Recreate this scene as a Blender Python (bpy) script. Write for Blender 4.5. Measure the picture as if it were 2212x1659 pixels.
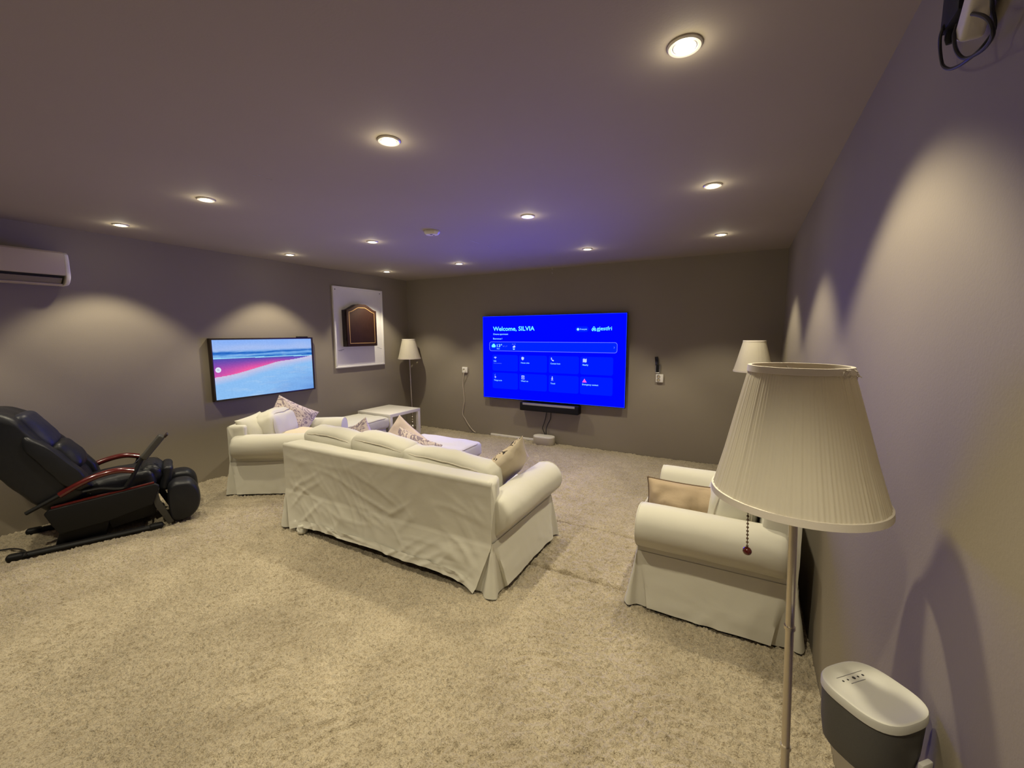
import bpy, bmesh, math, random
import numpy as np
from mathutils import Vector, Matrix, noise

random.seed(7)
for o in list(bpy.data.objects):
    bpy.data.objects.remove(o, do_unlink=True)
scene = bpy.context.scene
C = scene.collection

# ------------------------------------------------------------------ camera
IMG_W, IMG_H, FPX = 2212, 1659, 905.55
YAW, PITCH, ROLL, CAM_H = -0.50266, -0.11918, -0.00421, 1.5287
XL, XR, YB, YF, HC = -4.90, 0.366, 5.325, -1.75, 2.40
_f = Vector((math.sin(YAW) * math.cos(PITCH), math.cos(YAW) * math.cos(PITCH), math.sin(PITCH)))
_r0 = Vector((math.cos(YAW), -math.sin(YAW), 0)); _u0 = _r0.cross(_f)
_r = math.cos(ROLL) * _r0 + math.sin(ROLL) * _u0
_u = -math.sin(ROLL) * _r0 + math.cos(ROLL) * _u0
cam_d = bpy.data.cameras.new('camera'); cam = bpy.data.objects.new('camera', cam_d); C.objects.link(cam)
cam_d.sensor_fit = 'HORIZONTAL'; cam_d.sensor_width = 36.0
cam_d.lens = FPX * 36.0 / IMG_W; cam_d.clip_start = 0.05; cam_d.clip_end = 60
M3 = Matrix((_r, _u, -_f)).transposed()
cam.matrix_world = Matrix.Translation((0, 0, CAM_H)) @ M3.to_4x4()
scene.camera = cam

# ------------------------------------------------------------------ world, exposure
world = bpy.data.worlds.new('world'); scene.world = world
world.use_nodes = True
world.node_tree.nodes['Background'].inputs[0].default_value = (0.02, 0.02, 0.022, 1)
world.node_tree.nodes['Background'].inputs[1].default_value = 0.2
vs = scene.view_settings
vs.view_transform = 'Standard'; vs.look = 'None'; vs.gamma = 1.0; vs.use_curve_mapping = False
vs.exposure = 0.0
SPOT_W = 62.0                      # watts of one ceiling downlight
SPOT_COL = (1.0, 0.895, 0.655)
SPILL_W = 0.55                      # wide spill of the same lamp
TV_GLOW = 2.0                      # screen brightness seen from any side
TV_BEAM_W = 31.0                   # the panel's light thrown forward, weak at steep angles


def hit(px, py, axis, val):
    """Point where the sight line of a photograph pixel meets the plane axis = val."""
    d = _f + (px - IMG_W / 2) / FPX * _r + (IMG_H / 2 - py) / FPX * _u
    o = Vector((0, 0, CAM_H)); i = 'xyz'.index(axis)
    return o + d * ((val - o[i]) / d[i])


# ------------------------------------------------------------------ materials
def lin(c):
    return tuple(((v / 255) / 12.92 if v / 255 <= 0.04045 else ((v / 255 + 0.055) / 1.055) ** 2.4) for v in c)


def mat(name, col, rough=0.6, metal=0.0, var=0.0, vscale=6.0, bumps=(), spec=0.5, emit=None, estr=0.0,
        trans=0.0, coat=0.0, sheen=0.0, subs=0.0, stretch=None):
    m = bpy.data.materials.new(name); m.use_nodes = True
    nt = m.node_tree; N = nt.nodes; L = nt.links
    b = N['Principled BSDF']
    b.inputs['Base Color'].default_value = (*col, 1)
    b.inputs['Roughness'].default_value = rough
    b.inputs['Metallic'].default_value = metal
    b.inputs['Specular IOR Level'].default_value = spec
    b.inputs['Coat Weight'].default_value = coat
    b.inputs['Sheen Weight'].default_value = sheen
    if emit:
        b.inputs['Emission Color'].default_value = (*emit, 1); b.inputs['Emission Strength'].default_value = estr
    tc = N.new('ShaderNodeTexCoord'); src = tc.outputs['Object']
    if stretch:
        mp = N.new('ShaderNodeMapping'); mp.inputs['Scale'].default_value = stretch
        L.new(src, mp.inputs['Vector']); src = mp.outputs['Vector']
    if var:
        n = N.new('ShaderNodeTexNoise'); n.inputs['Scale'].default_value = vscale; n.inputs['Detail'].default_value = 5
        L.new(src, n.inputs['Vector'])
        mx = N.new('ShaderNodeMixRGB'); mx.inputs[1].default_value = (*[c * (1 - var) for c in col], 1)
        mx.inputs[2].default_value = (*[min(1, c * (1 + var)) for c in col], 1)
        L.new(n.outputs['Fac'], mx.inputs[0]); L.new(mx.outputs[0], b.inputs['Base Color'])
    prev = None
    for (kind, scale, strength, dist) in bumps:
        n = N.new('ShaderNodeTexNoise')
        if kind == 'ridge':
            n.noise_type = 'RIDGED_MULTIFRACTAL'; n.inputs['Detail'].default_value = 3
            n.inputs['Distortion'].default_value = 0.6
        else:
            n.inputs['Detail'].default_value = 3
        n.inputs['Scale'].default_value = scale
        L.new(src, n.inputs['Vector'])
        bp = N.new('ShaderNodeBump'); bp.inputs['Strength'].default_value = strength
        bp.inputs['Distance'].default_value = dist
        L.new(n.outputs['Fac'], bp.inputs['Height'])
        if prev: L.new(prev, bp.inputs['Normal'])
        prev = bp.outputs['Normal']
    if prev: L.new(prev, b.inputs['Normal'])
    if trans:
        tr = N.new('ShaderNodeBsdfTranslucent'); tr.inputs['Color'].default_value = (*col, 1)
        ms = N.new('ShaderNodeMixShader'); ms.inputs[0].default_value = trans
        L.new(b.outputs[0], ms.inputs[1]); L.new(tr.outputs[0], ms.inputs[2])
        L.new(ms.outputs[0], N['Material Output'].inputs['Surface'])
    return m


def emis(name, col, strength):
    m = bpy.data.materials.new(name); m.use_nodes = True
    nt = m.node_tree; nt.nodes.remove(nt.nodes['Principled BSDF'])
    e = nt.nodes.new('ShaderNodeEmission'); e.inputs[0].default_value = (*col, 1); e.inputs[1].default_value = strength
    nt.links.new(e.outputs[0], nt.nodes['Material Output'].inputs['Surface'])
    return m


WALLC = (0.272, 0.236, 0.180)
M = {}
M['wall'] = mat('wall_paint', WALLC, 0.75, var=0.05, vscale=2.5, bumps=(('n', 160, 0.12, 0.004), ('n', 9, 0.05, 0.01)), spec=0.3)
M['ceil'] = mat('ceiling_paint', (0.370, 0.322, 0.258), 0.8, var=0.05, vscale=1.5, bumps=(('n', 120, 0.1, 0.003),), spec=0.25)
M['linen'] = mat('white_slipcover_linen', (0.605, 0.585, 0.49), 0.9, var=0.03, vscale=5,
                 bumps=(('ridge', 5.0, 0.22, 0.010), ('n', 11, 0.15, 0.010), ('n', 420, 0.25, 0.001)), spec=0.2, sheen=0.15)
M['linen_s'] = mat('white_cushion_linen', (0.605, 0.585, 0.49), 0.9, var=0.03, vscale=5,
                   bumps=(('n', 14, 0.14, 0.012), ('n', 420, 0.25, 0.001)), spec=0.2, sheen=0.15)
M['piping'] = mat('linen_piping', (0.50, 0.46, 0.37), 0.9)
M['tan'] = mat('tan_cotton', (0.40, 0.31, 0.205), 0.9, var=0.06, vscale=7, bumps=(('n', 16, 0.25, 0.015), ('n', 380, 0.25, 0.001)), spec=0.2)
M['tan_pipe'] = mat('brown_piping', (0.13, 0.085, 0.05), 0.85)
M['cream'] = mat('cream_cotton', (0.64, 0.56, 0.42), 0.9, var=0.04, vscale=7, bumps=(('n', 18, 0.22, 0.015), ('n', 380, 0.25, 0.001)), spec=0.2)
M['blush'] = mat('blush_cotton', (0.66, 0.55, 0.47), 0.9, var=0.04, vscale=7, bumps=(('n', 18, 0.22, 0.015), ('n', 380, 0.25, 0.001)), spec=0.2)
M['leather'] = mat('black_leather', (0.010, 0.011, 0.014), 0.42, var=0.2, vscale=12, bumps=(('n', 9, 0.25, 0.02), ('n', 190, 0.25, 0.002)), spec=0.35)
M['leather_navy'] = mat('navy_leather', (0.010, 0.012, 0.028), 0.48, var=0.2, vscale=12, bumps=(('n', 9, 0.2, 0.02), ('n', 190, 0.25, 0.002)))
M['blk'] = mat('black_plastic', (0.010, 0.010, 0.010), 0.5, var=0.1, vscale=30, spec=0.2)
M['blk_gloss'] = mat('black_gloss', (0.012, 0.012, 0.014), 0.2, var=0.1, vscale=30)
M['darkgrey'] = mat('dark_grey_plastic', (0.045, 0.043, 0.038), 0.55, var=0.1, vscale=30)
M['grille'] = mat('graphite_grille', (0.085, 0.083, 0.075), 0.6, var=0.15, vscale=600, bumps=(('n', 900, 0.3, 0.001),))
M['mahog'] = mat('red_lacquered_wood', (0.085, 0.008, 0.006), 0.18, var=0.35, vscale=9, coat=0.6, stretch=(1, 5, 5))
M['nickel'] = mat('brushed_nickel', (0.62, 0.57, 0.48), 0.28, 1.0, var=0.05, vscale=40)
M['steel'] = mat('grey_metal', (0.42, 0.42, 0.40), 0.35, 0.9, var=0.05, vscale=40)
M['silver'] = mat('silver_plastic', (0.40, 0.38, 0.40), 0.4, 0.4, var=0.05, vscale=40)
M['shade'] = mat('pleated_shade_fabric', (0.84, 0.79, 0.65), 0.9, var=0.05, vscale=3, bumps=(('n', 300, 0.2, 0.001),), trans=0.28, spec=0.2)
M['shade_in'] = mat('shade_liner', (0.74, 0.63, 0.40), 0.8, trans=0.2)
M['band'] = mat('shade_trim_band', (0.74, 0.68, 0.58), 0.85, bumps=(('n', 300, 0.2, 0.001),))
M['white'] = mat('white_plastic', (0.74, 0.71, 0.65), 0.4, var=0.02, vscale=10)
M['whitelac'] = mat('white_lacquer', (0.78, 0.75, 0.68), 0.3, var=0.02, vscale=10)
M['offwhite'] = mat('aged_white_plastic', (0.47, 0.40, 0.27), 0.45, var=0.05, vscale=4)
M['boardw'] = mat('white_painted_board', (0.84, 0.82, 0.77), 0.5, var=0.04, vscale=8, bumps=(('n', 60, 0.05, 0.002),))
M['slate'] = mat('slate_speaker_top', (0.62, 0.61, 0.53), 0.45, var=0.03, vscale=20)
M['walnut'] = mat('dark_walnut', (0.034, 0.012, 0.007), 0.6, var=0.55, vscale=14, spec=0.3, stretch=(6, 6, 0.8))
M['walnut_d'] = mat('dark_walnut_side', (0.020, 0.010, 0.006), 0.45, var=0.4, vscale=14, stretch=(6, 6, 0.8))
M['inlay'] = mat('maple_inlay', (0.60, 0.36, 0.14), 0.45)
M['bezel'] = mat('brown_black_bezel', (0.020, 0.011, 0.009), 0.35, var=0.2, vscale=20)
M['rubber'] = mat('black_cable', (0.012, 0.011, 0.012), 0.5)
M['wcable'] = mat('white_cable', (0.55, 0.48, 0.38), 0.5)
M['bulb'] = emis('downlight_lens', (1.0, 0.93, 0.78), 22.0)
M['alu'] = mat('white_metal_trim', (0.70, 0.66, 0.60), 0.3, 0.3)
M['void'] = mat('dark_recess', (0.01, 0.009, 0.008), 0.8)


def carpet_material():
    m = bpy.data.materials.new('beige_pile_carpet'); m.use_nodes = True
    nt = m.node_tree; N = nt.nodes; L = nt.links; b = N['Principled BSDF']
    b.inputs['Roughness'].default_value = 1.0; b.inputs['Specular IOR Level'].default_value = 0.1
    b.inputs['Sheen Weight'].default_value = 0.2
    tc = N.new('ShaderNodeTexCoord')

    def nz(scale, detail, dist=0.0):
        n = N.new('ShaderNodeTexNoise'); n.inputs['Scale'].default_value = scale; n.inputs['Detail'].default_value = detail
        n.inputs['Distortion'].default_value = dist; L.new(tc.outputs['Object'], n.inputs['Vector']); return n
    big, mid, fine = nz(1.6, 4, 0.8), nz(11, 3, 0.4), nz(110, 3, 1.2)
    cr = N.new('ShaderNodeValToRGB'); e = cr.color_ramp.elements
    e[0].position = 0.36; e[0].color = (0.405, 0.345, 0.240, 1); e[1].position = 0.66; e[1].color = (0.500, 0.430, 0.304, 1)
    L.new(big.outputs['Fac'], cr.inputs[0])
    mx = N.new('ShaderNodeMixRGB'); mx.blend_type = 'MULTIPLY'; mx.inputs[0].default_value = 1.0
    r2 = N.new('ShaderNodeValToRGB'); e = r2.color_ramp.elements
    e[0].position = 0.3; e[0].color = (0.90, 0.89, 0.87, 1); e[1].position = 0.65; e[1].color = (1, 1, 1, 1)
    L.new(mid.outputs['Fac'], r2.inputs[0]); L.new(cr.outputs[0], mx.inputs[1]); L.new(r2.outputs[0], mx.inputs[2])
    mx2 = N.new('ShaderNodeMixRGB'); mx2.blend_type = 'MULTIPLY'; mx2.inputs[0].default_value = 1.0
    r3 = N.new('ShaderNodeValToRGB'); e = r3.color_ramp.elements
    e[0].position = 0.32; e[0].color = (0.62, 0.59, 0.54, 1); e[1].position = 0.54; e[1].color = (1.05, 1.05, 1.05, 1)
    L.new(fine.outputs['Fac'], r3.inputs[0]); L.new(mx.outputs[0], mx2.inputs[1]); L.new(r3.outputs[0], mx2.inputs[2])
    L.new(mx2.outputs[0], b.inputs['Base Color'])
    bp = N.new('ShaderNodeBump'); bp.inputs['Strength'].default_value = 0.9; bp.inputs['Distance'].default_value = 0.010
    tuft = nz(70, 4, 0.8); L.new(tuft.outputs['Fac'], bp.inputs['Height'])
    bp2 = N.new('ShaderNodeBump'); bp2.inputs['Strength'].default_value = 0.8; bp2.inputs['Distance'].default_value = 0.005
    fib = nz(230, 2, 0.3); L.new(fib.outputs['Fac'], bp2.inputs['Height']); L.new(bp.outputs[0], bp2.inputs['Normal'])
    L.new(bp2.outputs[0], b.inputs['Normal'])
    return m


def damask_material(name, ground, ink, scale, lo=0.47, hi=0.55):
    """Printed scroll and leaf pattern: ink shows along the contour lines of a distorted noise."""
    m = bpy.data.materials.new(name); m.use_nodes = True
    nt = m.node_tree; N = nt.nodes; L = nt.links; b = N['Principled BSDF']
    b.inputs['Roughness'].default_value = 0.9; b.inputs['Specular IOR Level'].default_value = 0.2
    tc = N.new('ShaderNodeTexCoord')
    n = N.new('ShaderNodeTexNoise'); n.inputs['Scale'].default_value = scale; n.inputs['Detail'].default_value = 1.5
    n.inputs['Distortion'].default_value = 2.2; L.new(tc.outputs['Object'], n.inputs['Vector'])
    sn = N.new('ShaderNodeMath'); sn.operation = 'MULTIPLY'; sn.inputs[1].default_value = 34
    L.new(n.outputs['Fac'], sn.inputs[0])
    s2 = N.new('ShaderNodeMath'); s2.operation = 'SINE'; L.new(sn.outputs[0], s2.inputs[0])
    r = N.new('ShaderNodeValToRGB'); e = r.color_ramp.elements
    e[0].position = lo; e[0].color = (*ground, 1); e[1].position = hi; e[1].color = (*ink, 1)
    L.new(s2.outputs[0], r.inputs[0]); L.new(r.outputs[0], b.inputs['Base Color'])
    n2 = N.new('ShaderNodeTexNoise'); n2.inputs['Scale'].default_value = 16; L.new(tc.outputs['Object'], n2.inputs['Vector'])
    bp = N.new('ShaderNodeBump'); bp.inputs['Strength'].default_value = 0.2; bp.inputs['Distance'].default_value = 0.015
    L.new(n2.outputs['Fac'], bp.inputs['Height']); L.new(bp.outputs[0], b.inputs['Normal'])
    return m


M['carpet'] = carpet_material()
M['damask_lilac'] = damask_material('lilac_damask_print', (0.62, 0.53, 0.48), (0.27, 0.215, 0.245), 9)
M['damask_dark'] = damask_material('charcoal_damask_print', (0.60, 0.50, 0.36), (0.06, 0.05, 0.045), 7)


# ------------------------------------------------------------------ mesh helpers
class MB:
    def __init__(s): s.v = []; s.f = []; s.mi = []

    def add(s, vs, fs, mi=0):
        k = len(s.v); s.v.extend([tuple(p) for p in vs]); s.f.extend([tuple(i + k for i in f) for f in fs])
        s.mi.extend([mi] * len(fs)); return s

    def box(s, c, d, rot=None, mi=0):
        hx, hy, hz = d[0] / 2, d[1] / 2, d[2] / 2
        vs = [Vector((x, y, z)) for x in (-hx, hx) for y in (-hy, hy) for z in (-hz, hz)]
        if rot is not None: vs = [rot @ p for p in vs]
        vs = [p + Vector(c) for p in vs]
        return s.add(vs, [(0, 1, 3, 2), (4, 6, 7, 5), (0, 4, 5, 1), (2, 3, 7, 6), (0, 2, 6, 4), (1, 5, 7, 3)], mi)

    def tube(s, pts, r, seg=8, caps=True, flat=None, mi=0):
        pts = [Vector(p) for p in pts]; n = len(pts); rs = r if isinstance(r, (list, tuple)) else [r] * n
        vs = []; up = None
        for i, p in enumerate(pts):
            t = (pts[min(i + 1, n - 1)] - pts[max(i - 1, 0)]).normalized()
            if up is None:
                up = Vector((0, 0, 1)) if abs(t.z) < 0.9 else Vector((1, 0, 0))
            a = t.cross(up)
            if a.length < 1e-4: a = t.cross(Vector((0, 1, 0)))
            a.normalize(); b = a.cross(t).normalized(); up = b
            fa, fb = (1, 1) if flat is None else flat
            for k in range(seg):
                an = 2 * math.pi * k / seg
                vs.append(p + a * (math.cos(an) * rs[i] * fa) + b * (math.sin(an) * rs[i] * fb))
        fs = [(i * seg + k, i * seg + (k + 1) % seg, (i + 1) * seg + (k + 1) % seg, (i + 1) * seg + k)
              for i in range(n - 1) for k in range(seg)]
        if caps: fs += [tuple(range(seg - 1, -1, -1)), tuple((n - 1) * seg + k for k in range(seg))]
        return s.add(vs, fs, mi)

    def lathe(s, prof, seg=32, c=(0, 0, 0), caps=(True, True), wob=None, mi=0):
        vs = []
        for (r, z) in prof:
            for k in range(seg):
                a = 2 * math.pi * k / seg; rr = r * (wob(k) if wob else 1)
                vs.append((c[0] + rr * math.cos(a), c[1] + rr * math.sin(a), c[2] + z))
        n = len(prof)
        fs = [(i * seg + k, i * seg + (k + 1) % seg, (i + 1) * seg + (k + 1) % seg, (i + 1) * seg + k)
              for i in range(n - 1) for k in range(seg)]
        if caps[0]: fs.append(tuple(range(seg - 1, -1, -1)))
        if caps[1]: fs.append(tuple((n - 1) * seg + k for k in range(seg)))
        return s.add(vs, fs, mi)

    def prism(s, poly, place, d, mi=0):
        """poly: 2D outline; place(a, b, t): point at depth t; solid between t = 0 and t = d."""
        n = len(poly)
        vs = [place(a, b, 0) for a, b in poly] + [place(a, b, d) for a, b in poly]
        fs = [tuple(range(n)), tuple(range(2 * n - 1, n - 1, -1))]
        fs += [(i, n + i, n + (i + 1) % n, (i + 1) % n) for i in range(n)]
        return s.add(vs, fs, mi)

    def rings(s, rs, closed=True, caps=True, mi=0):
        n = len(rs[0]); vs = [p for r in rs for p in r]
        fs = [(i * n + k, i * n + (k + 1) % n, (i + 1) * n + (k + 1) % n, (i + 1) * n + k)
              for i in range(len(rs) - 1) for k in range(n if closed else n - 1)]
        if caps and closed: fs += [tuple(range(n - 1, -1, -1)), tuple((len(rs) - 1) * n + k for k in range(n))]
        return s.add(vs, fs, mi)

    def softbox(s, c, d, r, step=0.03, rot=None, bulge=(0, 0, 0), wr=0.0, wfreq=9.0, seed=0.0, mi=0):
        h = [x / 2 for x in d]; r = min(r, *[x * 0.98 for x in h])

        def axis(hh):
            n = max(2, int(round(2 * (hh - r) / step))); mid = [-(hh - r) + 2 * (hh - r) * i / n for i in range(n + 1)]
            e = [r * t for t in (0.35, 0.7, 1.0)]
            return [-(hh - r) - x for x in reversed(e)] + mid + [hh - r + x for x in e]
        ax = [axis(x) for x in h]; idx = {}; vs = []; fs = []

        def vid(p):
            key = tuple(round(x, 5) for x in p)
            if key not in idx:
                q = Vector(p); inn = Vector([max(-(h[i] - r), min(h[i] - r, q[i])) for i in range(3)]); dv = q - inn
                if dv.length > 1e-7: q = inn + dv.normalized() * r
                for i in range(3):
                    j, k = (i + 1) % 3, (i + 2) % 3
                    if bulge[i]:
                        q[i] += math.copysign(bulge[i], p[i]) * (abs(p[i]) / h[i]) * (1 - (p[j] / h[j]) ** 2) * (1 - (p[k] / h[k]) ** 2)
                if wr:
                    w = q * wfreq + Vector((seed, seed * 1.7, -seed))
                    q += noise.noise_vector(w) * wr + noise.noise_vector(w * 2.3) * wr * 0.45
                idx[key] = len(vs); vs.append(q)
            return idx[key]
        for i in range(3):
            j, k = (i + 1) % 3, (i + 2) % 3
            for sgn in (-1, 1):
                for a in range(len(ax[j]) - 1):
                    for b in range(len(ax[k]) - 1):
                        quad = []
                        for (da, db) in ((0, 0), (1, 0), (1, 1), (0, 1)):
                            p = [0, 0, 0]; p[i] = sgn * h[i]; p[j] = ax[j][a + da]; p[k] = ax[k][b + db]
                            quad.append(vid(p))
                        if sgn < 0: quad.reverse()
                        fs.append(tuple(quad))
        if rot is not None: vs = [rot @ p for p in vs]
        return s.add([p + Vector(c) for p in vs], fs, mi)

    def build(s, name, mats, parent=None, smooth=True, bevel=0.0, bseg=2, angle=40, label=None):
        me = bpy.data.meshes.new(name); me.from_pydata(s.v, [], s.f)
        mats = mats if isinstance(mats, (list, tuple)) else [mats]
        for m in mats: me.materials.append(M[m] if isinstance(m, str) else m)
        if len(mats) > 1: me.polygons.foreach_set('material_index', s.mi)
        bm = bmesh.new(); bm.from_mesh(me)
        bmesh.ops.recalc_face_normals(bm, faces=bm.faces)
        if bevel:
            ed = [e for e in bm.edges if len(e.link_faces) == 2 and e.calc_face_angle(0) > math.radians(30)]
            bmesh.ops.bevel(bm, geom=ed, offset=bevel, segments=bseg, affect='EDGES', profile=0.5, clamp_overlap=True)
        if smooth:
            for f in bm.faces: f.smooth = True
            for e in bm.edges:
                if len(e.link_faces) == 2 and e.calc_face_angle(0) > math.radians(angle): e.smooth = False
        bm.to_mesh(me); bm.free()
        o = bpy.data.objects.new(name, me); C.objects.link(o)
        if parent: o.parent = parent
        if label: o['label'] = label
        return o


def thing(name, label, cat, loc=(0, 0, 0), rz=0.0, group=None):
    o = bpy.data.objects.new(name, None); C.objects.link(o); o.empty_display_size = 0.05
    o.location = loc; o.rotation_euler = (0, 0, rz); return tag(o, label, cat, group)


def tag(o, label, cat, group=None):
    o['label'] = label; o['category'] = cat
    if group: o['group'] = group
    return o


def structure(o):
    o['kind'] = 'structure'; return o


def smooth_path(pts, n=8):
    """Catmull-Rom through the points."""
    P = [Vector(p) for p in pts]; P = [P[0] * 2 - P[1]] + P + [P[-1] * 2 - P[-2]]; out = []
    for i in range(1, len(P) - 2):
        for k in range(n):
            t = k / n; a, b, c, d = P[i - 1], P[i], P[i + 1], P[i + 2]
            out.append(0.5 * ((2 * b) + (c - a) * t + (2 * a - 5 * b + 4 * c - d) * t * t + (3 * b - 3 * c + d - a) * t ** 3))
    out.append(P[-2]); return out


# ------------------------------------------------------------------ the room
def slab(name, c, d, m):
    return structure(MB().box(c, d).build(name, m, smooth=False))


T = 0.12
wall_left = slab('wall_left', (XL - T / 2, (YB + YF) / 2, HC / 2), (T, YB - YF + 2 * T, HC + 0.3), 'wall')
wall_right = slab('wall_right', (XR + T / 2, (YB + YF) / 2, HC / 2), (T, YB - YF + 2 * T, HC + 0.3), 'wall')
wall_back = slab('wall_back', ((XL + XR) / 2, YB + T / 2, HC / 2), (XR - XL, T, HC + 0.3), 'wall')
wall_front = slab('wall_front', ((XL + XR) / 2, YF - T / 2, HC / 2), (XR - XL, T, HC + 0.3), 'wall')
ceiling = slab('ceiling', ((XL + XR) / 2, (YB + YF) / 2, HC + T / 2), (XR - XL, YB - YF, T), 'ceil')
floor = slab('floor', ((XL + XR) / 2, (YB + YF) / 2, -0.07), (XR - XL, YB - YF, 0.1), 'carpet')


def vnoise(x, y, seed):
    """Smooth value noise on numpy arrays."""
    rng = np.random.RandomState(seed); tab = rng.rand(256, 256)
    xi = np.floor(x).astype(int); yi = np.floor(y).astype(int); fx = x - xi; fy = y - yi
    fx = fx * fx * (3 - 2 * fx); fy = fy * fy * (3 - 2 * fy)
    g = lambda a, b: tab[a % 256, b % 256]
    return (g(xi, yi) * (1 - fx) + g(xi + 1, yi) * fx) * (1 - fy) + (g(xi, yi + 1) * (1 - fx) + g(xi + 1, yi + 1) * fx) * fy


def carpet_strip(x, ys, seed):
    X, Y = np.meshgrid(x, ys); nx, ny = len(x), len(ys)
    wx = X + 0.03 * (vnoise(X * 3, Y * 3, seed + 9) - .5); wy = Y + 0.03 * (vnoise(X * 3 + 7, Y * 3, seed + 8) - .5)
    lay = vnoise(X * 1.3, Y * 1.3, seed + 5)
    ang = (lay - 0.5) * 2.0
    rx = wx * np.cos(ang) - wy * np.sin(ang); ry = wx * np.sin(ang) + wy * np.cos(ang)
    Z = 0.020 * (vnoise(rx * 38, ry * 62, seed) - .5) + 0.016 * (vnoise(wx * 82, wy * 95, seed + 1) - .5)
    Z += 0.012 * (vnoise(X * 2.2, Y * 2.2, seed + 2) - .5)
    # the cut edges of the strip roll down into the seam
    e = np.minimum(Y - ys[0], ys[-1] - Y); w = 0.013 + 0.014 * vnoise(X * 22, Y * 0 + seed, seed + 3)
    Z -= 0.034 * np.clip(1 - e / w, 0, 1) ** 2
    V = np.stack([X, Y, Z], -1).reshape(-1, 3)
    i = np.arange(nx * ny).reshape(ny, nx)
    F = np.stack([i[:-1, :-1], i[:-1, 1:], i[1:, 1:], i[1:, :-1]], -1).reshape(-1, 4)
    me = bpy.data.meshes.new('carpet_strip')
    me.vertices.add(len(V)); me.vertices.foreach_set('co', V.ravel().astype(np.float32))
    me.loops.add(F.size); me.loops.foreach_set('vertex_index', F.ravel().astype(np.int32))
    me.polygons.add(len(F)); me.polygons.foreach_set('loop_start', (np.arange(len(F)) * 4).astype(np.int32))
    me.polygons.foreach_set('use_smooth', np.ones(len(F), bool))
    me.update(calc_edges=True); me.materials.append(M['carpet'])
    o = bpy.data.objects.new('carpet_strip', me); C.objects.link(o); o.parent = floor
    o.location = -floor.location
    return o


SEAM1, SEAM2 = 2.385, 3.065
carpet_strip(np.arange(XL, XR + 0.004, 0.0075), np.concatenate([np.arange(YF, 0.4, 0.06), np.arange(0.4, SEAM1 - 0.002, 0.0075)]), 11)
carpet_strip(np.arange(XL, XR + 0.004, 0.009), np.arange(SEAM1 + 0.002, SEAM2 - 0.002, 0.009), 23)
carpet_strip(np.arange(XL, XR + 0.004, 0.012), np.arange(SEAM2 + 0.002, YB + 0.004, 0.012), 37)

# white cable duct lying against the foot of the TV wall
structure(MB().box((-2.89, YB - 0.012, 0.014), (0.80, 0.024, 0.034)).build('trim_1', 'white', bevel=0.004))

# pale scuffs and filled cracks in the ceiling paint
M['scuff'] = mat('bare_plaster_scuff', (0.40, 0.36, 0.33), 0.9)


def scuff(p, q, w, parent, axis='z', val=HC):
    a = hit(*p, axis, val); b = hit(*q, axis, val); t = (b - a).normalized()
    n = Vector((-t.y, t.x, 0)) if axis == 'z' else Vector((-t.z, 0, t.x))
    k = 6; vs = []
    for i in range(k + 1):
        c = a.lerp(b, i / k); ww = w * (0.35 + 0.65 * math.sin(math.pi * (0.12 + 0.76 * i / k))) * random.uniform(.5, 1.2)
        vs += [c + n * ww, c - n * ww]
    dn = Vector((0, 0, -0.0012)) if axis == 'z' else Vector((0, -0.0012, 0))
    vs = [v + dn for v in vs] + [v for v in vs]; m = 2 * (k + 1)
    fs = [(2 * i, 2 * i + 1, 2 * i + 3, 2 * i + 2) for i in range(k)]
    fs += [(2 * i, 2 * i + 2, m + 2 * i + 2, m + 2 * i) for i in range(k)] + [(2 * i + 1, m + 2 * i + 1, m + 2 * i + 3, 2 * i + 3) for i in range(k)]
    o = MB().add(vs, fs).build('paint_scuff', 'scuff', parent, smooth=False)
    return o


for p, q, w in (((1015, 519), (1036, 526), .012), ((1052, 531), (1057, 533), .009), ((1061, 536), (1071, 538), .006),
                ((1074, 540), (1086, 544), .007), ((1107, 551), (1113, 553), .007), ((1119, 556), (1130, 559), .005),
                ((1143, 563), (1150, 566), .006), ((1156, 568), (1169, 572), .005), ((926, 490), (946, 495), .007),
                ((546, 378), (552, 380), .006), ((557, 377), (564, 380), .005), ((725, 421), (733, 423), .006),
                ((575, 386), (588, 389), .004)):
    scuff(p, q, w, ceiling)
for p, q, w in (((1191, 578), (1194, 583), .006), ((1192, 588), (1194, 592), .006)):
    scuff(p, q, w, wall_back, 'y', YB)

# ------------------------------------------------------------------ recessed downlights
LIGHTX = ['by the picture-screen wall', 'second from the picture-screen wall', 'second from the cable wall', 'by the cable wall']
LIGHTY = {0: 'row farthest from the TV', 1: 'row just behind the sofa', 2: 'middle row', 3: 'row nearest the TV wall'}
LIGHTS = {(0, 1): (-4.375, 1.53), (1, 1): (-3.09, 1.53), (2, 1): (-1.454, 1.498), (3, 1): (-0.205, 1.475),
          (0, 2): (-4.40, 2.97), (1, 2): (-3.125, 2.955), (2, 2): (-1.458, 2.907), (3, 2): (-0.208, 2.865),
          (0, 3): (-4.42, 4.42), (1, 3): (-3.152, 4.38), (2, 3): (-1.468, 4.306), (3, 3): (-0.224, 4.281)}
for i, x in enumerate((-4.36, -3.09, -1.45, -0.20)): LIGHTS[(i, 0)] = (x, 0.08)
spot = bpy.data.lights.new('downlight_beam', 'SPOT')
spot.energy = SPOT_W; spot.color = SPOT_COL; spot.spot_size = math.radians(98); spot.spot_blend = 0.40; spot.shadow_soft_size = 0.028
spill = bpy.data.lights.new('downlight_spill', 'POINT')
spill.energy = SPILL_W; spill.color = SPOT_COL; spill.shadow_soft_size = 0.03
_ring = _can = _lens = None
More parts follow.
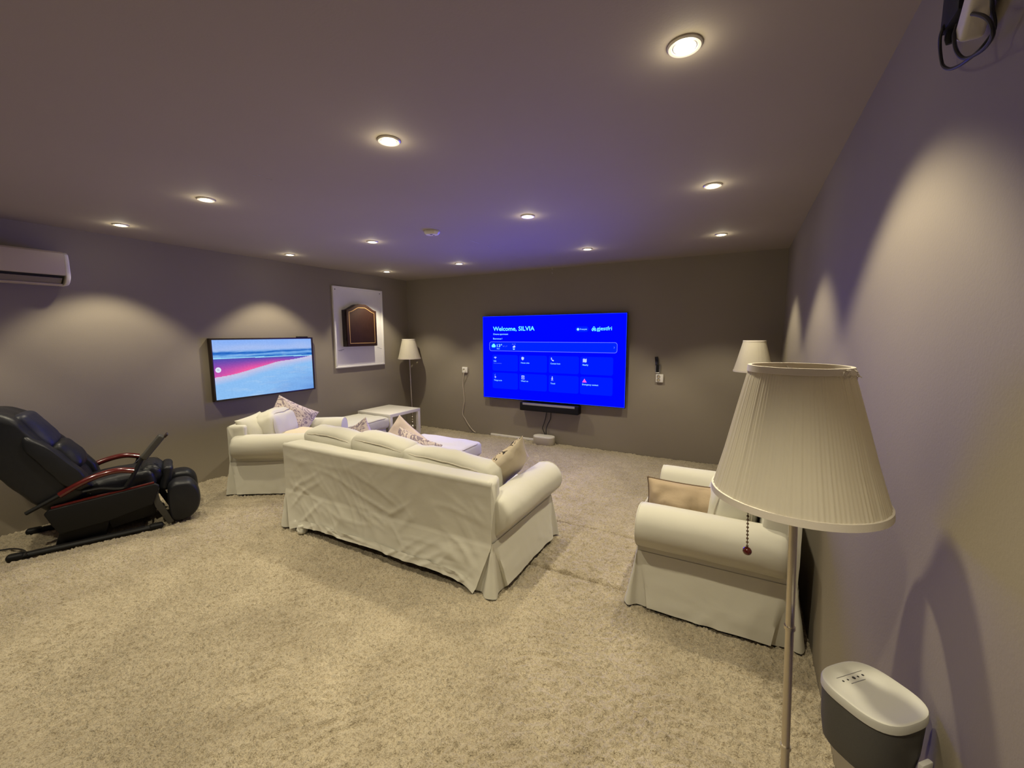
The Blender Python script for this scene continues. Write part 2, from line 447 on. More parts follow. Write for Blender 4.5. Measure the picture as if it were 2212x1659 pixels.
for (i, j), (x, y) in LIGHTS.items():
    lab = 'round recessed ceiling downlight, %s, %s' % (LIGHTX[i], LIGHTY[j])
    t = thing('recessed_downlight', lab, 'downlight', (x, y, HC), 0, 'recessed ceiling downlights')
    if _ring is None:
        _ring = MB().lathe([(0.035, -0.004), (0.038, -0.008), (0.047, -0.008), (0.051, -0.004), (0.051, 0.0), (0.035, 0.0)], 40, caps=(False, False)).build('trim_ring', 'alu', t)
        _can = MB().lathe([(0.0355, -0.003), (0.0345, -0.0065), (0.0325, -0.0065), (0.032, -0.002)], 40, caps=(False, False)).build('gimbal_ring', 'steel', t)
        _lens = MB().lathe([(0.001, -0.0075), (0.018, -0.0068), (0.032, -0.004), (0.032, 0.0)], 32, caps=(True, False)).build('lens', 'bulb', t)
    else:
        for src in (_ring, _can, _lens):
            c = src.copy(); C.objects.link(c); c.parent = t
    lo = bpy.data.objects.new('beam', spot); C.objects.link(lo); lo.parent = t; lo.location = (0, 0, -0.035)
    if (i, j) == (3, 1): lo.rotation_euler = (0, math.radians(-8), 0)      # gimbal turned towards the wall
    lo = bpy.data.objects.new('spill', spill); C.objects.link(lo); lo.parent = t; lo.location = (0, 0, -0.040)

# smoke alarm on the ceiling
p = hit(933, 499, 'z', HC)
t = thing('smoke_alarm', 'small white angular alarm box on the ceiling between downlights', 'smoke alarm', (p.x, p.y, HC), 0.35)
oct_ = [(-.065, -.02), (-.04, -.05), (.04, -.05), (.065, -.02), (.065, .02), (.04, .05), (-.04, .05), (-.065, .02)]
MB().rings([[(a, b, 0) for a, b in oct_], [(a, b, -.014) for a, b in oct_], [(a * .8, b * .75, -.032) for a, b in oct_]]).build('housing', 'white', t, smooth=False, bevel=0.002)
MB().box((0.0, -0.018, -0.033), (0.022, 0.006, 0.003)).build('sensor_slot', 'blk', t)
MB().box((0.012, 0.014, -0.033), (0.008, 0.008, 0.003)).build('test_button', 'blk', t)


# ------------------------------------------------------------------ slip-covered seats
def ridged(p, f):
    q = p * f
    return 1 - abs(noise.noise(q) * 2)


def crease(x, z, ang, fl, fw, off):
    """Long thin fold lines running at the given angle."""
    c, n = math.cos(ang), math.sin(ang)
    a, b = x * c + z * n, -x * n + z * c
    b += 0.05 * noise.noise(Vector((a * 3.0, b * 3.0, off + 9)))
    r = 1 - abs(noise.noise(Vector((a * fl, b * fw, off)))) * 2.6
    m = noise.noise(Vector((x * 2.6, z * 2.6, off + 4))) + 0.25
    return max(0, r) ** 2.2 * max(0, min(1, m * 2.2))


def wrinkle(x, y, z, seed, low):
    """Creases of washed linen, strongest low down."""
    w = 0.0085 * crease(x, z, -0.25, 1.6, 9, seed) + 0.0075 * crease(x, z, 0.75, 1.8, 10, seed + 20)
    w += 0.0055 * crease(x, z, -0.95, 2.2, 12, seed + 40) + 0.0045 * crease(x, z, 0.05, 2.5, 16, seed + 60)
    p = Vector((x + seed, y, z))
    c = noise.noise(p * 2.2) * 0.009 + noise.noise(p * 7) * 0.0022
    return w * low + c * (0.4 + 0.6 * low)


def slip_seat(root, bw, D, seed, hem_gap=0.05, back_h=0.685, arm_c=0.465, arm_r=0.115):
    """Back panel, rolled arms, skirt with corner pleats, foot. Local: x across, +y to the front, z up, y = 0 the back."""
    hw = bw / 2
    # back: a sheet from the hem up over the top roll and down to the seat
    prof = [(-0.040 + 0.034 * k / 24, .30 * k / 24, 0) for k in range(25)]
    prof += [(-0.002, .30 + (back_h - .33) * i / 28, 0) for i in range(1, 29)]
    for k in range(1, 7):
        a = math.pi / 2 * k / 6; prof.append((0.03 - 0.034 * math.cos(a), back_h - 0.03 + 0.03 * math.sin(a), 0))
    prof += [(0.07, back_h, 0), (0.10, back_h - 0.002, 0)]
    for k in range(1, 5):
        a = math.pi / 2 * k / 4; prof.append((0.12 + 0.03 * math.sin(a), back_h - 0.032 + 0.03 * math.cos(a), 0))
    prof += [(0.16, .5, 0), (0.18, .34, 0), (0.19, .28, 0)]
    nx = max(24, int(bw / 0.011)); rows = []
    for i in range(nx + 1):
        u = -1 + 2 * i / nx; col = []
        for (y, z, _) in prof:
            low = max(0, min(1, (0.60 - z) / 0.35))
            flare = max(0, (0.30 - z) / 0.30)
            half = hw - 0.005 - 0.10 * flare
            x = u * half
            edge = max(0, (abs(u) - 0.86) / 0.14)
            yy = y
            zz = z
            if y < 0.02:
                yy -= flare * 0.016 * edge ** 2
                if z < 0.08:
                    g = hem_gap * (1 - 0.75 * abs(u) ** 6) + 0.008 * noise.noise(Vector((x * 5, seed, 0)))
                    zz = max(zz, 0) * 0.6 + g * (1 - z / 0.13) + 0.4 * z * (z / 0.13)
                    zz = max(zz, g + z * 0.62)
                yy -= wrinkle(x, 0, z, seed, 0.25 + 0.75 * low) * (1 - 0.7 * edge)
                zz -= 0.004 * noise.noise(Vector((x * 3, seed, 2))) if z > .6 else 0
            else:
                zz += 0.006 * noise.noise(Vector((x * 3, y * 3, seed)))
                e2 = max(0, (abs(u) - 0.955) / 0.045); yy = y * (1 - 0.62 * e2 * e2); zz -= 0.022 * e2 * e2
            col.append((x, yy, zz))
        rows.append(col)
    back = MB(); n = len(prof)
    vs = [p for r in rows for p in r]
    fs = [(i * n + k, i * n + k + 1, (i + 1) * n + k + 1, (i + 1) * n + k) for i in range(nx) for k in range(n - 1)]
    ib = [k for k, q in enumerate(prof) if q[1] >= 0.27]
    fs += [tuple(ib), tuple(nx * n + k for k in reversed(ib))]
    back.add(vs, fs).build('back', 'linen', root, angle=70)
    # arms
    for sg in (-1, 1):
        cx = hw - 0.03; ring = []
        ring.append((cx - 0.135, 0.27)); ring.append((cx - 0.135, 0.36)); ring.append((cx - 0.128, 0.45))
        for k in range(0, 17):
            a = math.radians(165 - k * (165 + 62) / 16)
            rr = arm_r * (1.0 if k > 3 else 1.06)
            ring.append((cx + rr * math.cos(a), arm_c + rr * math.sin(a)))
        ring += [(hw - 0.006, 0.345), (hw - 0.004, 0.32), (hw - 0.002, 0.285)]
        y0, y1 = 0.045, D - 0.008
        ys = [(y0, .84), (y0 + .006, .92), (y0 + .018, .98), (y0 + .04, 1.0)]
        ny = int((y1 - y0 - 0.1) / 0.025)
        ys += [(y0 + .05 + (y1 - y0 - .07) * i / ny, 1.0) for i in range(1, ny + 1)]
        ys += [(y1 - 0.006, 0.985), (y1, 0.95), (y1 + 0.002, 0.90)]
        rs = []
        for (y, sc) in ys:
            r_ = []
            for (x, z) in ring:
                xx = cx - .02 + (x - cx + .02) * sc; zz = arm_c - .05 + (z - arm_c + .05) * sc if z > .34 else z
                gath = 0.0
                if y < y0 + 0.14:
                    an = math.atan2(z - arm_c, x - cx); gath = 0.004 * math.sin(an * 17 + 2 * noise.noise(Vector((an * 3, y, seed)))) * (1 - (y - y0) / 0.14)
                dx, dz = x - cx, z - arm_c; l = math.hypot(dx, dz) + 1e-6
                w = noise.noise(Vector((x * 6 + seed, y * 4, z * 6))) * 0.006 + gath
                r_.append((sg * (xx + dx / l * w), y, zz + dz / l * w))
            rs.append(r_)
        arm = MB().rings(rs).build('armrest', 'linen', root, angle=60)
        # piped edge round the arm's front face
        pp = [(sg * (cx - .02 + (x - cx + .02) * .975), y1 - .003, arm_c - .05 + (z - arm_c + .05) * .975 if z > .34 else z) for (x, z) in ring]
        MB().tube(pp, 0.0045, 6).build('piping', 'linen', arm)
    # skirt with a pleat at every corner
    top = []; hem = []; wgt = []

    def seg(a, b, ha, hb, n, k):
        for i in range(n):
            t = i / n; top.append((a[0] + (b[0] - a[0]) * t, a[1] + (b[1] - a[1]) * t))
            hem.append((ha[0] + (hb[0] - ha[0]) * t, ha[1] + (hb[1] - ha[1]) * t)); wgt.append(k)

    def pleat(c, pts):
        P = smooth_path([(x, y, 0) for x, y in pts], 3)
        for q in P: top.append(c); hem.append((q.x, q.y)); wgt.append(2)
    e = 0.0
    # right back corner insert, right side, right front pleat, front, left front pleat, left side, left back insert
    pleat((hw - .004, .002), [(hw - .125, -.022), (hw - .07, -.010), (hw - .02, -.052), (hw + .040, -.030), (hw + .020, .03), (hw + .026, .10)])
    seg((hw, .02), (hw, D - .03), (hw + .052, .075), (hw + .048, D - .08), 34, 1)
    pleat((hw, D - .01), [(hw + .03, D - .09), (hw + .02, D - .02), (hw + .055, D + .02), (hw + .01, D + .05), (hw - .03, D + .02), (hw - .08, D + .03)])
    seg((hw - .02, D), (-hw + .02, D), (hw - .08, D + .045), (-hw + .08, D + .045), 40, 1)
    pleat((-hw, D - .01), [(-hw + .08, D + .03), (-hw + .03, D + .02), (-hw - .01, D + .05), (-hw - .055, D + .02), (-hw - .02, D - .02), (-hw - .03, D - .09)])
    seg((-hw, D - .03), (-hw, .02), (-hw - .048, D - .08), (-hw - .052, .075), 34, 1)
    pleat((-hw + .004, .002), [(-hw - .026, .10), (-hw - .020, .03), (-hw - .040, -.030), (-hw + .02, -.052), (-hw + .07, -.010), (-hw + .125, -.022)])
    R = 12; rows = []
    L_ = len(top)
    for r in range(R + 1):
        t = r / R; row = []
        for i in range(L_):
            te = t ** 0.9
            x = top[i][0] + (hem[i][0] - top[i][0]) * te; y = top[i][1] + (hem[i][1] - top[i][1]) * te
            if wgt[i] == 1:
                g = hem_gap * 0.55 + 0.012 * noise.noise(Vector((x * 4, y * 4, seed)))
            else:
                g = 0.012 + 0.01 * noise.noise(Vector((x * 9, y * 9, seed)))
            z = 0.32 + (max(0.006, g) - 0.32) * t
            w = wrinkle(x * 1.3 + y, y, z, seed + 3, 0.9) * t if wgt[i] == 1 else 0.004 * noise.noise(Vector((x * 12, y * 12, z * 12)))
            nx_ = 1 if (x > 0) else -1
            if 0.03 < y < D - .02: x += nx_ * w
            else: y += w
            row.append((x, y, z))
        rows.append(row)
    MB().rings(rows, closed=False).build('skirt', 'linen', root, angle=75)
    # inner deck that carries the cushions
    MB().box((0, D / 2 + .03, .20), (bw - .22, D - .14, .20)).build('deck', 'linen_s', root, bevel=.01)
    for sx in (-1, 1):
        for yy in (0.06, D - .09):
            MB().lathe([(.024, 0), (.028, .02), (.032, .05), (.032, .12)], 14, (sx * (hw - .19), yy, 0)).build('foot', 'walnut_d', root)


def box_cushion(root, name, c, d, seed, rot=None, bulge=.03, mat_='linen_s', wr=.010, pipe=True, r=.05):
    o = MB().softbox(c, d, r, 0.035, rot, (bulge * .5, bulge, bulge), wr, 7, seed).build(name, mat_, root, angle=75)
    if pipe:
        # welt round the front and rear edge of the cushion
        ax = min(range(3), key=lambda i: d[i]); j, k = [(i) for i in range(3) if i != ax]
        for sg in (-1, 1):
            pts = []; n = 44
            for i in range(n + 1):
                a = 2 * math.pi * i / n; ca, sa = math.cos(a), math.sin(a)
                s_ = max(abs(ca), abs(sa)) ** 0.72
                q = [0, 0, 0]; q[ax] = sg * (d[ax] / 2 - r * .28)
                q[j] = ca / s_ * (d[j] / 2 - r * .10); q[k] = sa / s_ * (d[k] / 2 - r * .10)
                q[j] = max(-d[j] / 2 + .004, min(d[j] / 2 - .004, q[j])); q[k] = max(-d[k] / 2 + .004, min(d[k] / 2 - .004, q[k]))
                q = Vector(q)
                w = q * 7 + Vector((seed, seed * 1.7, -seed))
                q += noise.noise_vector(w) * wr + noise.noise_vector(w * 2.3) * wr * .45
                if rot is not None: q = rot @ q
                pts.append(q + Vector(c))
            MB().tube(pts, .0042, 5, caps=False).build('piping', 'piping', o)
    return o


def rotx(a): return Matrix.Rotation(math.radians(a), 3, 'X')


def roty(a): return Matrix.Rotation(math.radians(a), 3, 'Y')


def rotz(a): return Matrix.Rotation(math.radians(a), 3, 'Z')


# three-seat sofa, seen from behind
SX, SY = -2.172, 1.952
sofa = thing('sofa', 'white slipcovered three-seat sofa with rolled arms, its back to the open carpet', 'sofa', (SX, SY, 0))
slip_seat(sofa, 1.93, 0.86, 1.3, hem_gap=0.074, back_h=.690)
MB().softbox((-.745, -.030, .034), (.075, .070, .068), .03, .012, None, (0, 0, 0), .016, 26, 2.0).build('wrapped_foot', 'linen_s', sofa, angle=50, label='foot wrapped in crumpled white cloth')
for k, (x, w) in enumerate(((-.545, .545), (0, .545), (.545, .545))):
    box_cushion(sofa, 'seat_cushion', (x, .525, .375), (w - .006, .64, .15), 3 + k, bulge=.015)
box_cushion(sofa, 'back_cushion', (-.70, .315, .562), (.62, .20, .36), 11.2, rotx(9) @ roty(2), .035)
box_cushion(sofa, 'back_cushion', (-.165, .325, .560), (.56, .21, .37), 14.7, rotx(10) @ roty(5), .04)
box_cushion(sofa, 'back_cushion', (.43, .320, .530), (.74, .20, .34), 19.1, rotx(7) @ roty(3), .035)

# armchair turned towards the TV, by the picture-screen wall
armL = thing('armchair', 'white slipcovered armchair turned at an angle, patterned cushions piled on it', 'armchair', (-4.47, 2.462, 0), math.radians(-57), 'white slipcovered armchairs')
slip_seat(armL, .85, .83, 5.1, hem_gap=.035, back_h=.675)
box_cushion(armL, 'seat_cushion', (0, .51, .375), (.53, .62, .15), 7.7, bulge=.015)
box_cushion(armL, 'back_cushion', (-.02, .28, .560), (.58, .20, .33), 9.9, rotx(12) @ roty(-3), .05, wr=.016)

# armchair with its back against the cable wall
armR = thing('armchair', 'white slipcovered armchair with its back to the wall, a tan piped cushion on it', 'armchair', (.288, 2.715, 0), math.radians(90), 'white slipcovered armchairs')
slip_seat(armR, .85, .757, 8.4, hem_gap=.04, back_h=.685)
box_cushion(armR, 'seat_cushion', (0, .50, .375), (.53, .60, .15), 17.7, bulge=.015)
box_cushion(armR, 'back_cushion', (0, .29, .56), (.56, .20, .30), 27.3, rotx(12), .04)


# ------------------------------------------------------------------ loose cushions
PEXP = 0.5


def pillow(label, loc, eul, w, h, t, front, backm, seed, group=None, pipe=None, crumple=1.0):
    n = 26; mb = MB(); V = []

    def pt(a, b, s):
        x = a * w / 2 * (1 - 0.07 * (1 - b * b) ** 1 * abs(a) ** 3); y = b * h / 2 * (1 - 0.07 * (1 - a * a) * abs(b) ** 3)
        q = max(0, (1 - a * a)) * max(0, (1 - b * b))
        z = s * t / 2 * q ** PEXP
        wv = noise.noise(Vector((x * 9, y * 9, s + seed))) * .016 * min(1, q * 5) * crumple + .006 * crumple * noise.noise(Vector((x * 22, y * 22, s + seed))) * min(1, q * 5) + .006 * math.sin(a * 26 + seed) * (1 - abs(b)) * abs(b) ** 6 * s
        return (x, y, z + wv + .015 * noise.noise(Vector((x * 3, y * 3, seed))))
    for s in (1, -1):
        g = [pt(math.sin(-math.pi / 2 + math.pi * i / n), math.sin(-math.pi / 2 + math.pi * j / n), s) for j in range(n + 1) for i in range(n + 1)]
        mb.add(g, [(j * (n + 1) + i, j * (n + 1) + i + 1, (j + 1) * (n + 1) + i + 1, (j + 1) * (n + 1) + i) for j in range(n) for i in range(n)], 0 if s > 0 else 1)
    root = thing('throw_pillow', label, 'pillow', loc, 0, group)
    root.rotation_euler = eul
    o = mb.build('cover', [front, backm], root, angle=100)
    bm = bmesh.new(); bm.from_mesh(o.data); bmesh.ops.remove_doubles(bm, verts=bm.verts, dist=1e-5)
    bmesh.ops.recalc_face_normals(bm, faces=bm.faces); bm.to_mesh(o.data); bm.free()
    if pipe:
        P = []
        for i in range(n * 4 + 1):
            k = i % (n * 4); e, f = divmod(k, n); a = math.sin(-math.pi / 2 + math.pi * f / n)
            ab = ((a, -1), (1, a), (-a, 1), (-1, -a))[e]; q = pt(*ab, 1); P.append(q)
        MB().tube(P, .0055, 6, caps=False).build('piping', pipe, root)
    return root


def eul_from(xdir, ydir):
    x = Vector(xdir).normalized(); y = Vector(ydir); y = (y - x * x.dot(y)).normalized(); z = x.cross(y)
    return Matrix((x, y, z)).transposed().to_euler()


GP = 'loose cushions on the seats'
# on the sofa: (x direction, y direction) span the cushion face, its print looks along x cross y
pillow('blush cushion with printed corner between the sofa back cushions', (-2.86, 2.46, .60), eul_from((.80, -.05, .45), (-.42, .15, .88)), .34, .34, .13, 'damask_lilac', 'blush', 1.0, GP)
pillow('tan cushion with pointed corner leaning on the middle sofa cushion', (-2.47, 2.575, .605), eul_from((.78, .1, -.55), (.55, .25, .80)), .36, .36, .14, 'blush', 'tan', 2.0, GP)
pillow('blush print cushion lying in front of the middle sofa cushion', (-2.25, 2.455, .572), eul_from((.9, .2, -.30), (.2, .30, .85)), .40, .34, .11, 'damask_lilac', 'blush', 3.3, GP)
pillow('cream cushion with dark scroll print standing at the sofa arm', (-1.395, 2.47, .625), eul_from((.50, .70, .62), (.22, -.55, .62)), .36, .36, .13, 'cream', 'damask_dark', 4.0, GP)
# on the angled armchair
pillow('large lilac scroll print cushion propped up on angled armchair', (-4.28, 2.77, .605), eul_from((.50, .62, -.45), (.12, .55, .80)), .44, .40, .17, 'damask_lilac', 'cream', 5.0, GP)
pillow('cream cushion lying flat on the seat of the angled armchair', (-3.94, 2.635, .512), eul_from((-.1, .95, .10), (-.95, -.1, .05)), .36, .36, .11, 'cream', 'damask_lilac', 6.0, GP)
pillow('small white gathered cushion slumped inside the angled armchair', (-4.22, 2.37, .60), eul_from((-.30, .85, .1), (-.5, -.1, .85)), .34, .30, .20, 'linen_s', 'linen_s', 7.0, GP)
# on the armchair by the wall
pillow('tan cushion with brown piping on armchair against the wall', (-.225, 2.590, .512), eul_from((1, .08, -.03), (.03, .22, .95)), .50, .26, .21, 'tan', 'tan', 8.0, GP, 'tan_pipe', 2.4)


# ------------------------------------------------------------------ footstools
def footstool(label, loc, sx, sy, h, seed):
    t = thing('footstool', label, 'footstool', (loc[0], loc[1], 0), 0, 'white slipcovered footstools')
    c = MB().softbox((0, 0, h - .075), (sx, sy, .15), .045, .035, None, (.006, .006, .018), .007, 6, seed).build('cushion', 'linen_s', t, angle=75)
    for zz in (h - .012, h - .125):
        P = []
        for i in range(61):
            a = 2 * math.pi * i / 60; ca, sa = math.cos(a), math.sin(a); s_ = (abs(ca) ** 7 + abs(sa) ** 7) ** (1 / 7)
            q = Vector((ca / s_ * (sx / 2 - .004), sa / s_ * (sy / 2 - .004), zz))
            w = (q - Vector((0, 0, h - .075))) * 6 + Vector((seed, seed * 1.7, -seed))
            q += noise.noise_vector(w) * .007; P.append(q)
        MB().tube(P, .0045, 5, caps=False).build('piping', 'piping', c)
    rows = []; n = 120
    for r in range(9):
        tt = r / 8; row = []
        for i in range(n):
            a = 2 * math.pi * i / n; ca, sa = math.cos(a), math.sin(a); s_ = (abs(ca) ** 9 + abs(sa) ** 9) ** (1 / 9)
            corner = min(abs(ca), abs(sa)) / .7071; f = 1 + .05 * tt * (0.4 + .6 * corner ** 6 * (1 + .5 * math.sin(a * 40)))
            x, y = ca / s_ * (sx / 2 - .02) * f, sa / s_ * (sy / 2 - .02) * f
            wv = .006 * noise.noise(Vector((x * 7, y * 7, seed + tt))) * tt
            row.append((x * (1 + wv), y * (1 + wv), (h - .14) * (1 - tt) + .012 * tt))
        rows.append(row)
    MB().rings(rows, caps=False).build('skirt', 'linen', t, angle=70)
    for ax in (-1, 1):
        for ay in (-1, 1): MB().lathe([(.02, 0), (.026, .1), (.026, .25)], 12, (ax * (sx / 2 - .1), ay * (sy / 2 - .1), 0)).build('foot', 'walnut_d', t)
    return t


footstool('white slipcovered footstool standing in front of the sofa', (-2.715, 3.275), .80, .60, .425, 2.2)
footstool('white slipcovered footstool between angled armchair and side table', (-4.435, 3.715), .60, .76, .42, 4.4)

# ------------------------------------------------------------------ side table on castors
tx0, tx1, ty0, ty1, th = -4.795, -4.165, 4.125, 4.735, .44
tb = thing('side_table', 'white square side table with lower shelf on castors', 'side table', ((tx0 + tx1) / 2, (ty0 + ty1) / 2, 0))
w_, d_ = tx1 - tx0, ty1 - ty0
MB().box((0, 0, th - .022), (w_, d_, .044)).build('tabletop', 'whitelac', tb, bevel=.002)
MB().box((0, 0, .078), (w_ - .012, d_ - .012, .020)).build('shelf', 'whitelac', tb, bevel=.002)
for ax in (-1, 1):
    for ay in (-1, 1):
        MB().box((ax * (w_ / 2 - .024), ay * (d_ / 2 - .024), .232), (.046, .046, .372)).build('leg', 'whitelac', tb, bevel=.002)
        cst = MB().tube([(ax * (w_ / 2 - .03) - .010, ay * (d_ / 2 - .03), .023), (ax * (w_ / 2 - .03) + .010, ay * (d_ / 2 - .03), .023)], .022, 16).build('castor', 'white', tb)
        MB().box((ax * (w_ / 2 - .03), ay * (d_ / 2 - .03), .042), (.028, .03, .012)).build('bracket', 'steel', cst)


# ------------------------------------------------------------------ floor lamps
def floor_lamp(label, loc, rb=.176, rt=.100, z0=1.135, z1=1.453, lean=(0, 0), pleats=112, chain=None, ripped=False, rz=0):
    t = thing('floor_lamp', label, 'floor lamp', (loc[0], loc[1], 0), rz, 'floor lamps with pleated shades')
    lx, ly = lean

    def at(z): return (0.0, 0.0)
    MB().lathe([(.140, 0), (.140, .010), (.132, .018), (.08, .026), (.040, .036), (.022, .055), (.016, .075)], 48).build('base', 'nickel', t)
    st = MB()
    for zc, r in ((.10, .024), (.145, .015), (.185, .020)):
        st.lathe([(r * math.cos(a), zc + r * math.sin(a)) for a in [math.radians(x) for x in range(-84, 85, 12)]], 20, (at(zc)[0], at(zc)[1], 0))
    st.build('stem_knobs', 'nickel', t)
    MB().tube([(*at(.07), .07), (*at(z1 - .19), z1 - .19)], .0095, 16).build('pole', 'nickel', t)
    for zz in (.47, .80):
        MB().tube([(*at(zz - .004), zz - .004), (*at(zz + .004), zz + .004)], .0125, 16).build('joint_ring', 'nickel', t)
    ct = (0.0, 0.0); seg = pleats * 4
    rnd = random.Random(5); amp = [rnd.uniform(.3, 1.6) for k in range(pleats)]
    wo = [1 + .0085 * amp[k // 4] * (0, .8, 1, .5)[k % 4] - .004 for k in range(seg)]
    sh = MB().lathe([(rb + .001, z0 + .008), ((rb * .66 + rt * .34), z0 + (z1 - z0) * .34), ((rb * .33 + rt * .67), z0 + (z1 - z0) * .67), (rt + .001, z1 - .008)], seg, (*ct, 0), (False, False), lambda k: wo[k]).build('lamp_shade', 'shade', t, angle=180)
    MB().lathe([(rb - .004, z0 + .004), (rt - .004, z1 - .004)], 64, (*ct, 0), (False, False)).build('liner', 'shade_in', sh)
    MB().lathe([(rb - .005, z0), (rb + .0045, z0), (rb + .0035, z0 + .016), (rb - .0055, z0 + .016), (rb - .005, z0)], 72, (*ct, 0), (False, False)).build('lower_band', 'band', sh)
    MB().lathe([(rt - .005, z1), (rt + .0035, z1), (rt + .005, z1 - .015), (rt - .0035, z1 - .015), (rt - .005, z1)], 72, (*ct, 0), (False, False)).build('upper_band', 'band', sh)
    hs = MB().tube([(*at(z1 - .20), z1 - .20), (*at(z1 - .145), z1 - .145)], .017, 16).build('socket', 'white', t)
    sp = MB()
    for k in range(3):
        a = math.radians(100 + 120 * k); sp.tube([(*ct, z1 - .05), (ct[0] + (rt - .006) * math.cos(a), ct[1] + (rt - .006) * math.sin(a), z1 - .008)], .002, 6)
    sp.lathe([(.016, z1 - .052), (.022, z1 - .052), (.022, z1 - .047), (.016, z1 - .047), (.016, z1 - .052)], 20, (*ct, 0), (False, False))
    sp.build('shade_carrier', 'nickel', sh)
    MB().lathe([(.012, -.02), (.014, 0), (.029, .04), (.030, .055), (.022, .075), (.004, .084)], 20, (*ct, z1 - .150)).build('bulb', 'white', t)
    if chain:
        cx, cy, zt, zb = chain; n = int((zt - zb) / .0085)
        mb = MB()
        for i in range(n):
            zc = zt - (i + .5) * (zt - zb) / n
            mb.lathe([(.0028 * math.cos(a), .0028 * math.sin(a)) for a in (-1.4, -.7, 0, .7, 1.4)], 8, (cx, cy, zc))
        ch = mb.tube([(cx, cy, zt), (cx, cy, zb)], .0009, 5).build('pull_chain', 'tan_pipe', t)
        MB().lathe([(.0095 * math.cos(a), .0095 * math.sin(a)) for a in [math.radians(x) for x in range(-85, 86, 17)]], 16, (cx, cy, zb - .008)).build('pull_knob', 'mahog', ch)
    if ripped:
        mb = MB(); r2 = random.Random(3)
        for k in range(26):
            a = math.radians(r2.uniform(-62, 4)); r0 = rt + .004
            p0 = Vector((ct[0] + r0 * math.cos(a), ct[1] + r0 * math.sin(a), z1 - r2.uniform(.002, .016)))
            d = Vector((math.cos(a) * .5, math.sin(a) * .5, r2.uniform(-1.2, .3))) + Vector((r2.uniform(-.5, .5), r2.uniform(-.5, .5), 0))
            q1 = p0 + d * .008; mb.tube([p0, q1, q1 + Vector((r2.uniform(-.006, .006), r2.uniform(-.006, .006), -r2.uniform(.002, .010)))], .0007, 4)
        mb.build('frayed_threads', 'band', sh)
    if lx or ly:
        for ob in t.children_recursive:
            for v in ob.data.vertices: v.co.x += lx * v.co.z; v.co.y += ly * v.co.z
    return t


NLX, NLY = .168, 1.185
ch = hit(1658, 1150, 'y', NLY - .13)
floor_lamp('tall floor lamp with frayed pleated cream shade beside speaker on its stand', (NLX, NLY), chain=(ch.x - NLX, ch.y - NLY, 1.15, 1.045), ripped=True, lean=(-.036, -.010))
floor_lamp('floor lamp with pleated shade in the corner past the wall-side armchair', (.100, 4.90), pleats=60)
floor_lamp('floor lamp with cream shade in the corner behind the side table', (-4.665, 5.115), pleats=60, lean=(-.022, .0))

# ------------------------------------------------------------------ smart speaker on a stand
PX, PY, PZ = .270, 1.035, .80
st = thing('speaker_stand', 'white slim floor stand under grey speaker beside tall lamp', 'speaker stand', (PX, PY, 0), math.radians(45))
MB().lathe([(.068, 0), (.068, .010), (.060, .014)], 32).build('base', 'white', st)
MB().tube([(0, 0, .012), (0, 0, PZ - .150)], .011, 14).build('pole', 'white', st)
MB().box((0, 0, PZ - .146), (.09, .09, .010)).build('plate', 'white', st, bevel=.003)
sp = thing('smart_speaker', 'rounded speaker with white top and graphite grille on stand', 'speaker', (PX, PY, PZ - .141), math.radians(45))


def sq_ring(r, z, n=56, e=3.0):
    out = []
    for k in range(n):
        a = 2 * math.pi * k / n; ca, sa = math.cos(a), math.sin(a); s_ = (abs(ca) ** e + abs(sa) ** e) ** (1 / e)
        out.append((ca / s_ * r, sa / s_ * r, z))
    return out


MB().rings([sq_ring(.058, 0), sq_ring(.062, .005)]).build('foot_plate', 'white', sp)
MB().rings([sq_ring(.061, .0045), sq_ring(.066, .012), sq_ring(.071, .05), sq_ring(.0735, .11), sq_ring(.0735, .1225)]).build('grille', 'grille', sp, angle=50)
tp = MB().rings([sq_ring(.0735, .1215), sq_ring(.0760, .1235), sq_ring(.0760, .137), sq_ring(.0745, .1405), sq_ring(.071, .1412), sq_ring(.0675, .1395), sq_ring(.03, .139)]).build('top_cover', 'slate', sp, angle=50)
mb = MB()
for k, (dx, r) in enumerate(((-.030, .0022), (-.017, .0020), (0, .0034), (.012, .0022), (.026, .0026))):
    mb.lathe([(r, .139), (r, .1397)], 12, (dx, .036, 0))
mb.build('buttons', 'darkgrey', tp)
MB().box((.036, -.0775, .024), (.030, .010, .052)).build('wall_clip', 'white', sp, bevel=.003)
MB().box((0, .0455, .1391), (.072, .0012, .0008)).box((0, .0265, .1391), (.040, .0012, .0008)).build('button_groove', 'steel', tp)

# ------------------------------------------------------------------ wall TV with welcome screen
TX0, TX1, TZ0, TZ1, TY = -3.379, -1.262, .586, 1.788, 5.255
TW, TH = TX1 - TX0, TZ1 - TZ0
tv = thing('television', 'huge wall TV showing a bright blue welcome screen', 'television', ((TX0 + TX1) / 2, YB, TZ0))
MB().box((0, -.030, TH / 2), (TW * .8, .060, TH * .8)).build('rear_housing', 'blk', tv, bevel=.005)
MB().box((0, TY - YB + .010, TH / 2), (TW, .022, TH)).build('bezel', 'blk_gloss', tv, bevel=.003)
SB = .008; SW, SH = TW - 2 * SB, TH - 2 * SB
ys = TY - YB - .0022


def scr(u, v, k=0): return (-SW / 2 + u * SW, ys - .0008 * k, TH - SB - v * SH)


def srgb_e(name, c, s): return emis(name, lin(c), s)


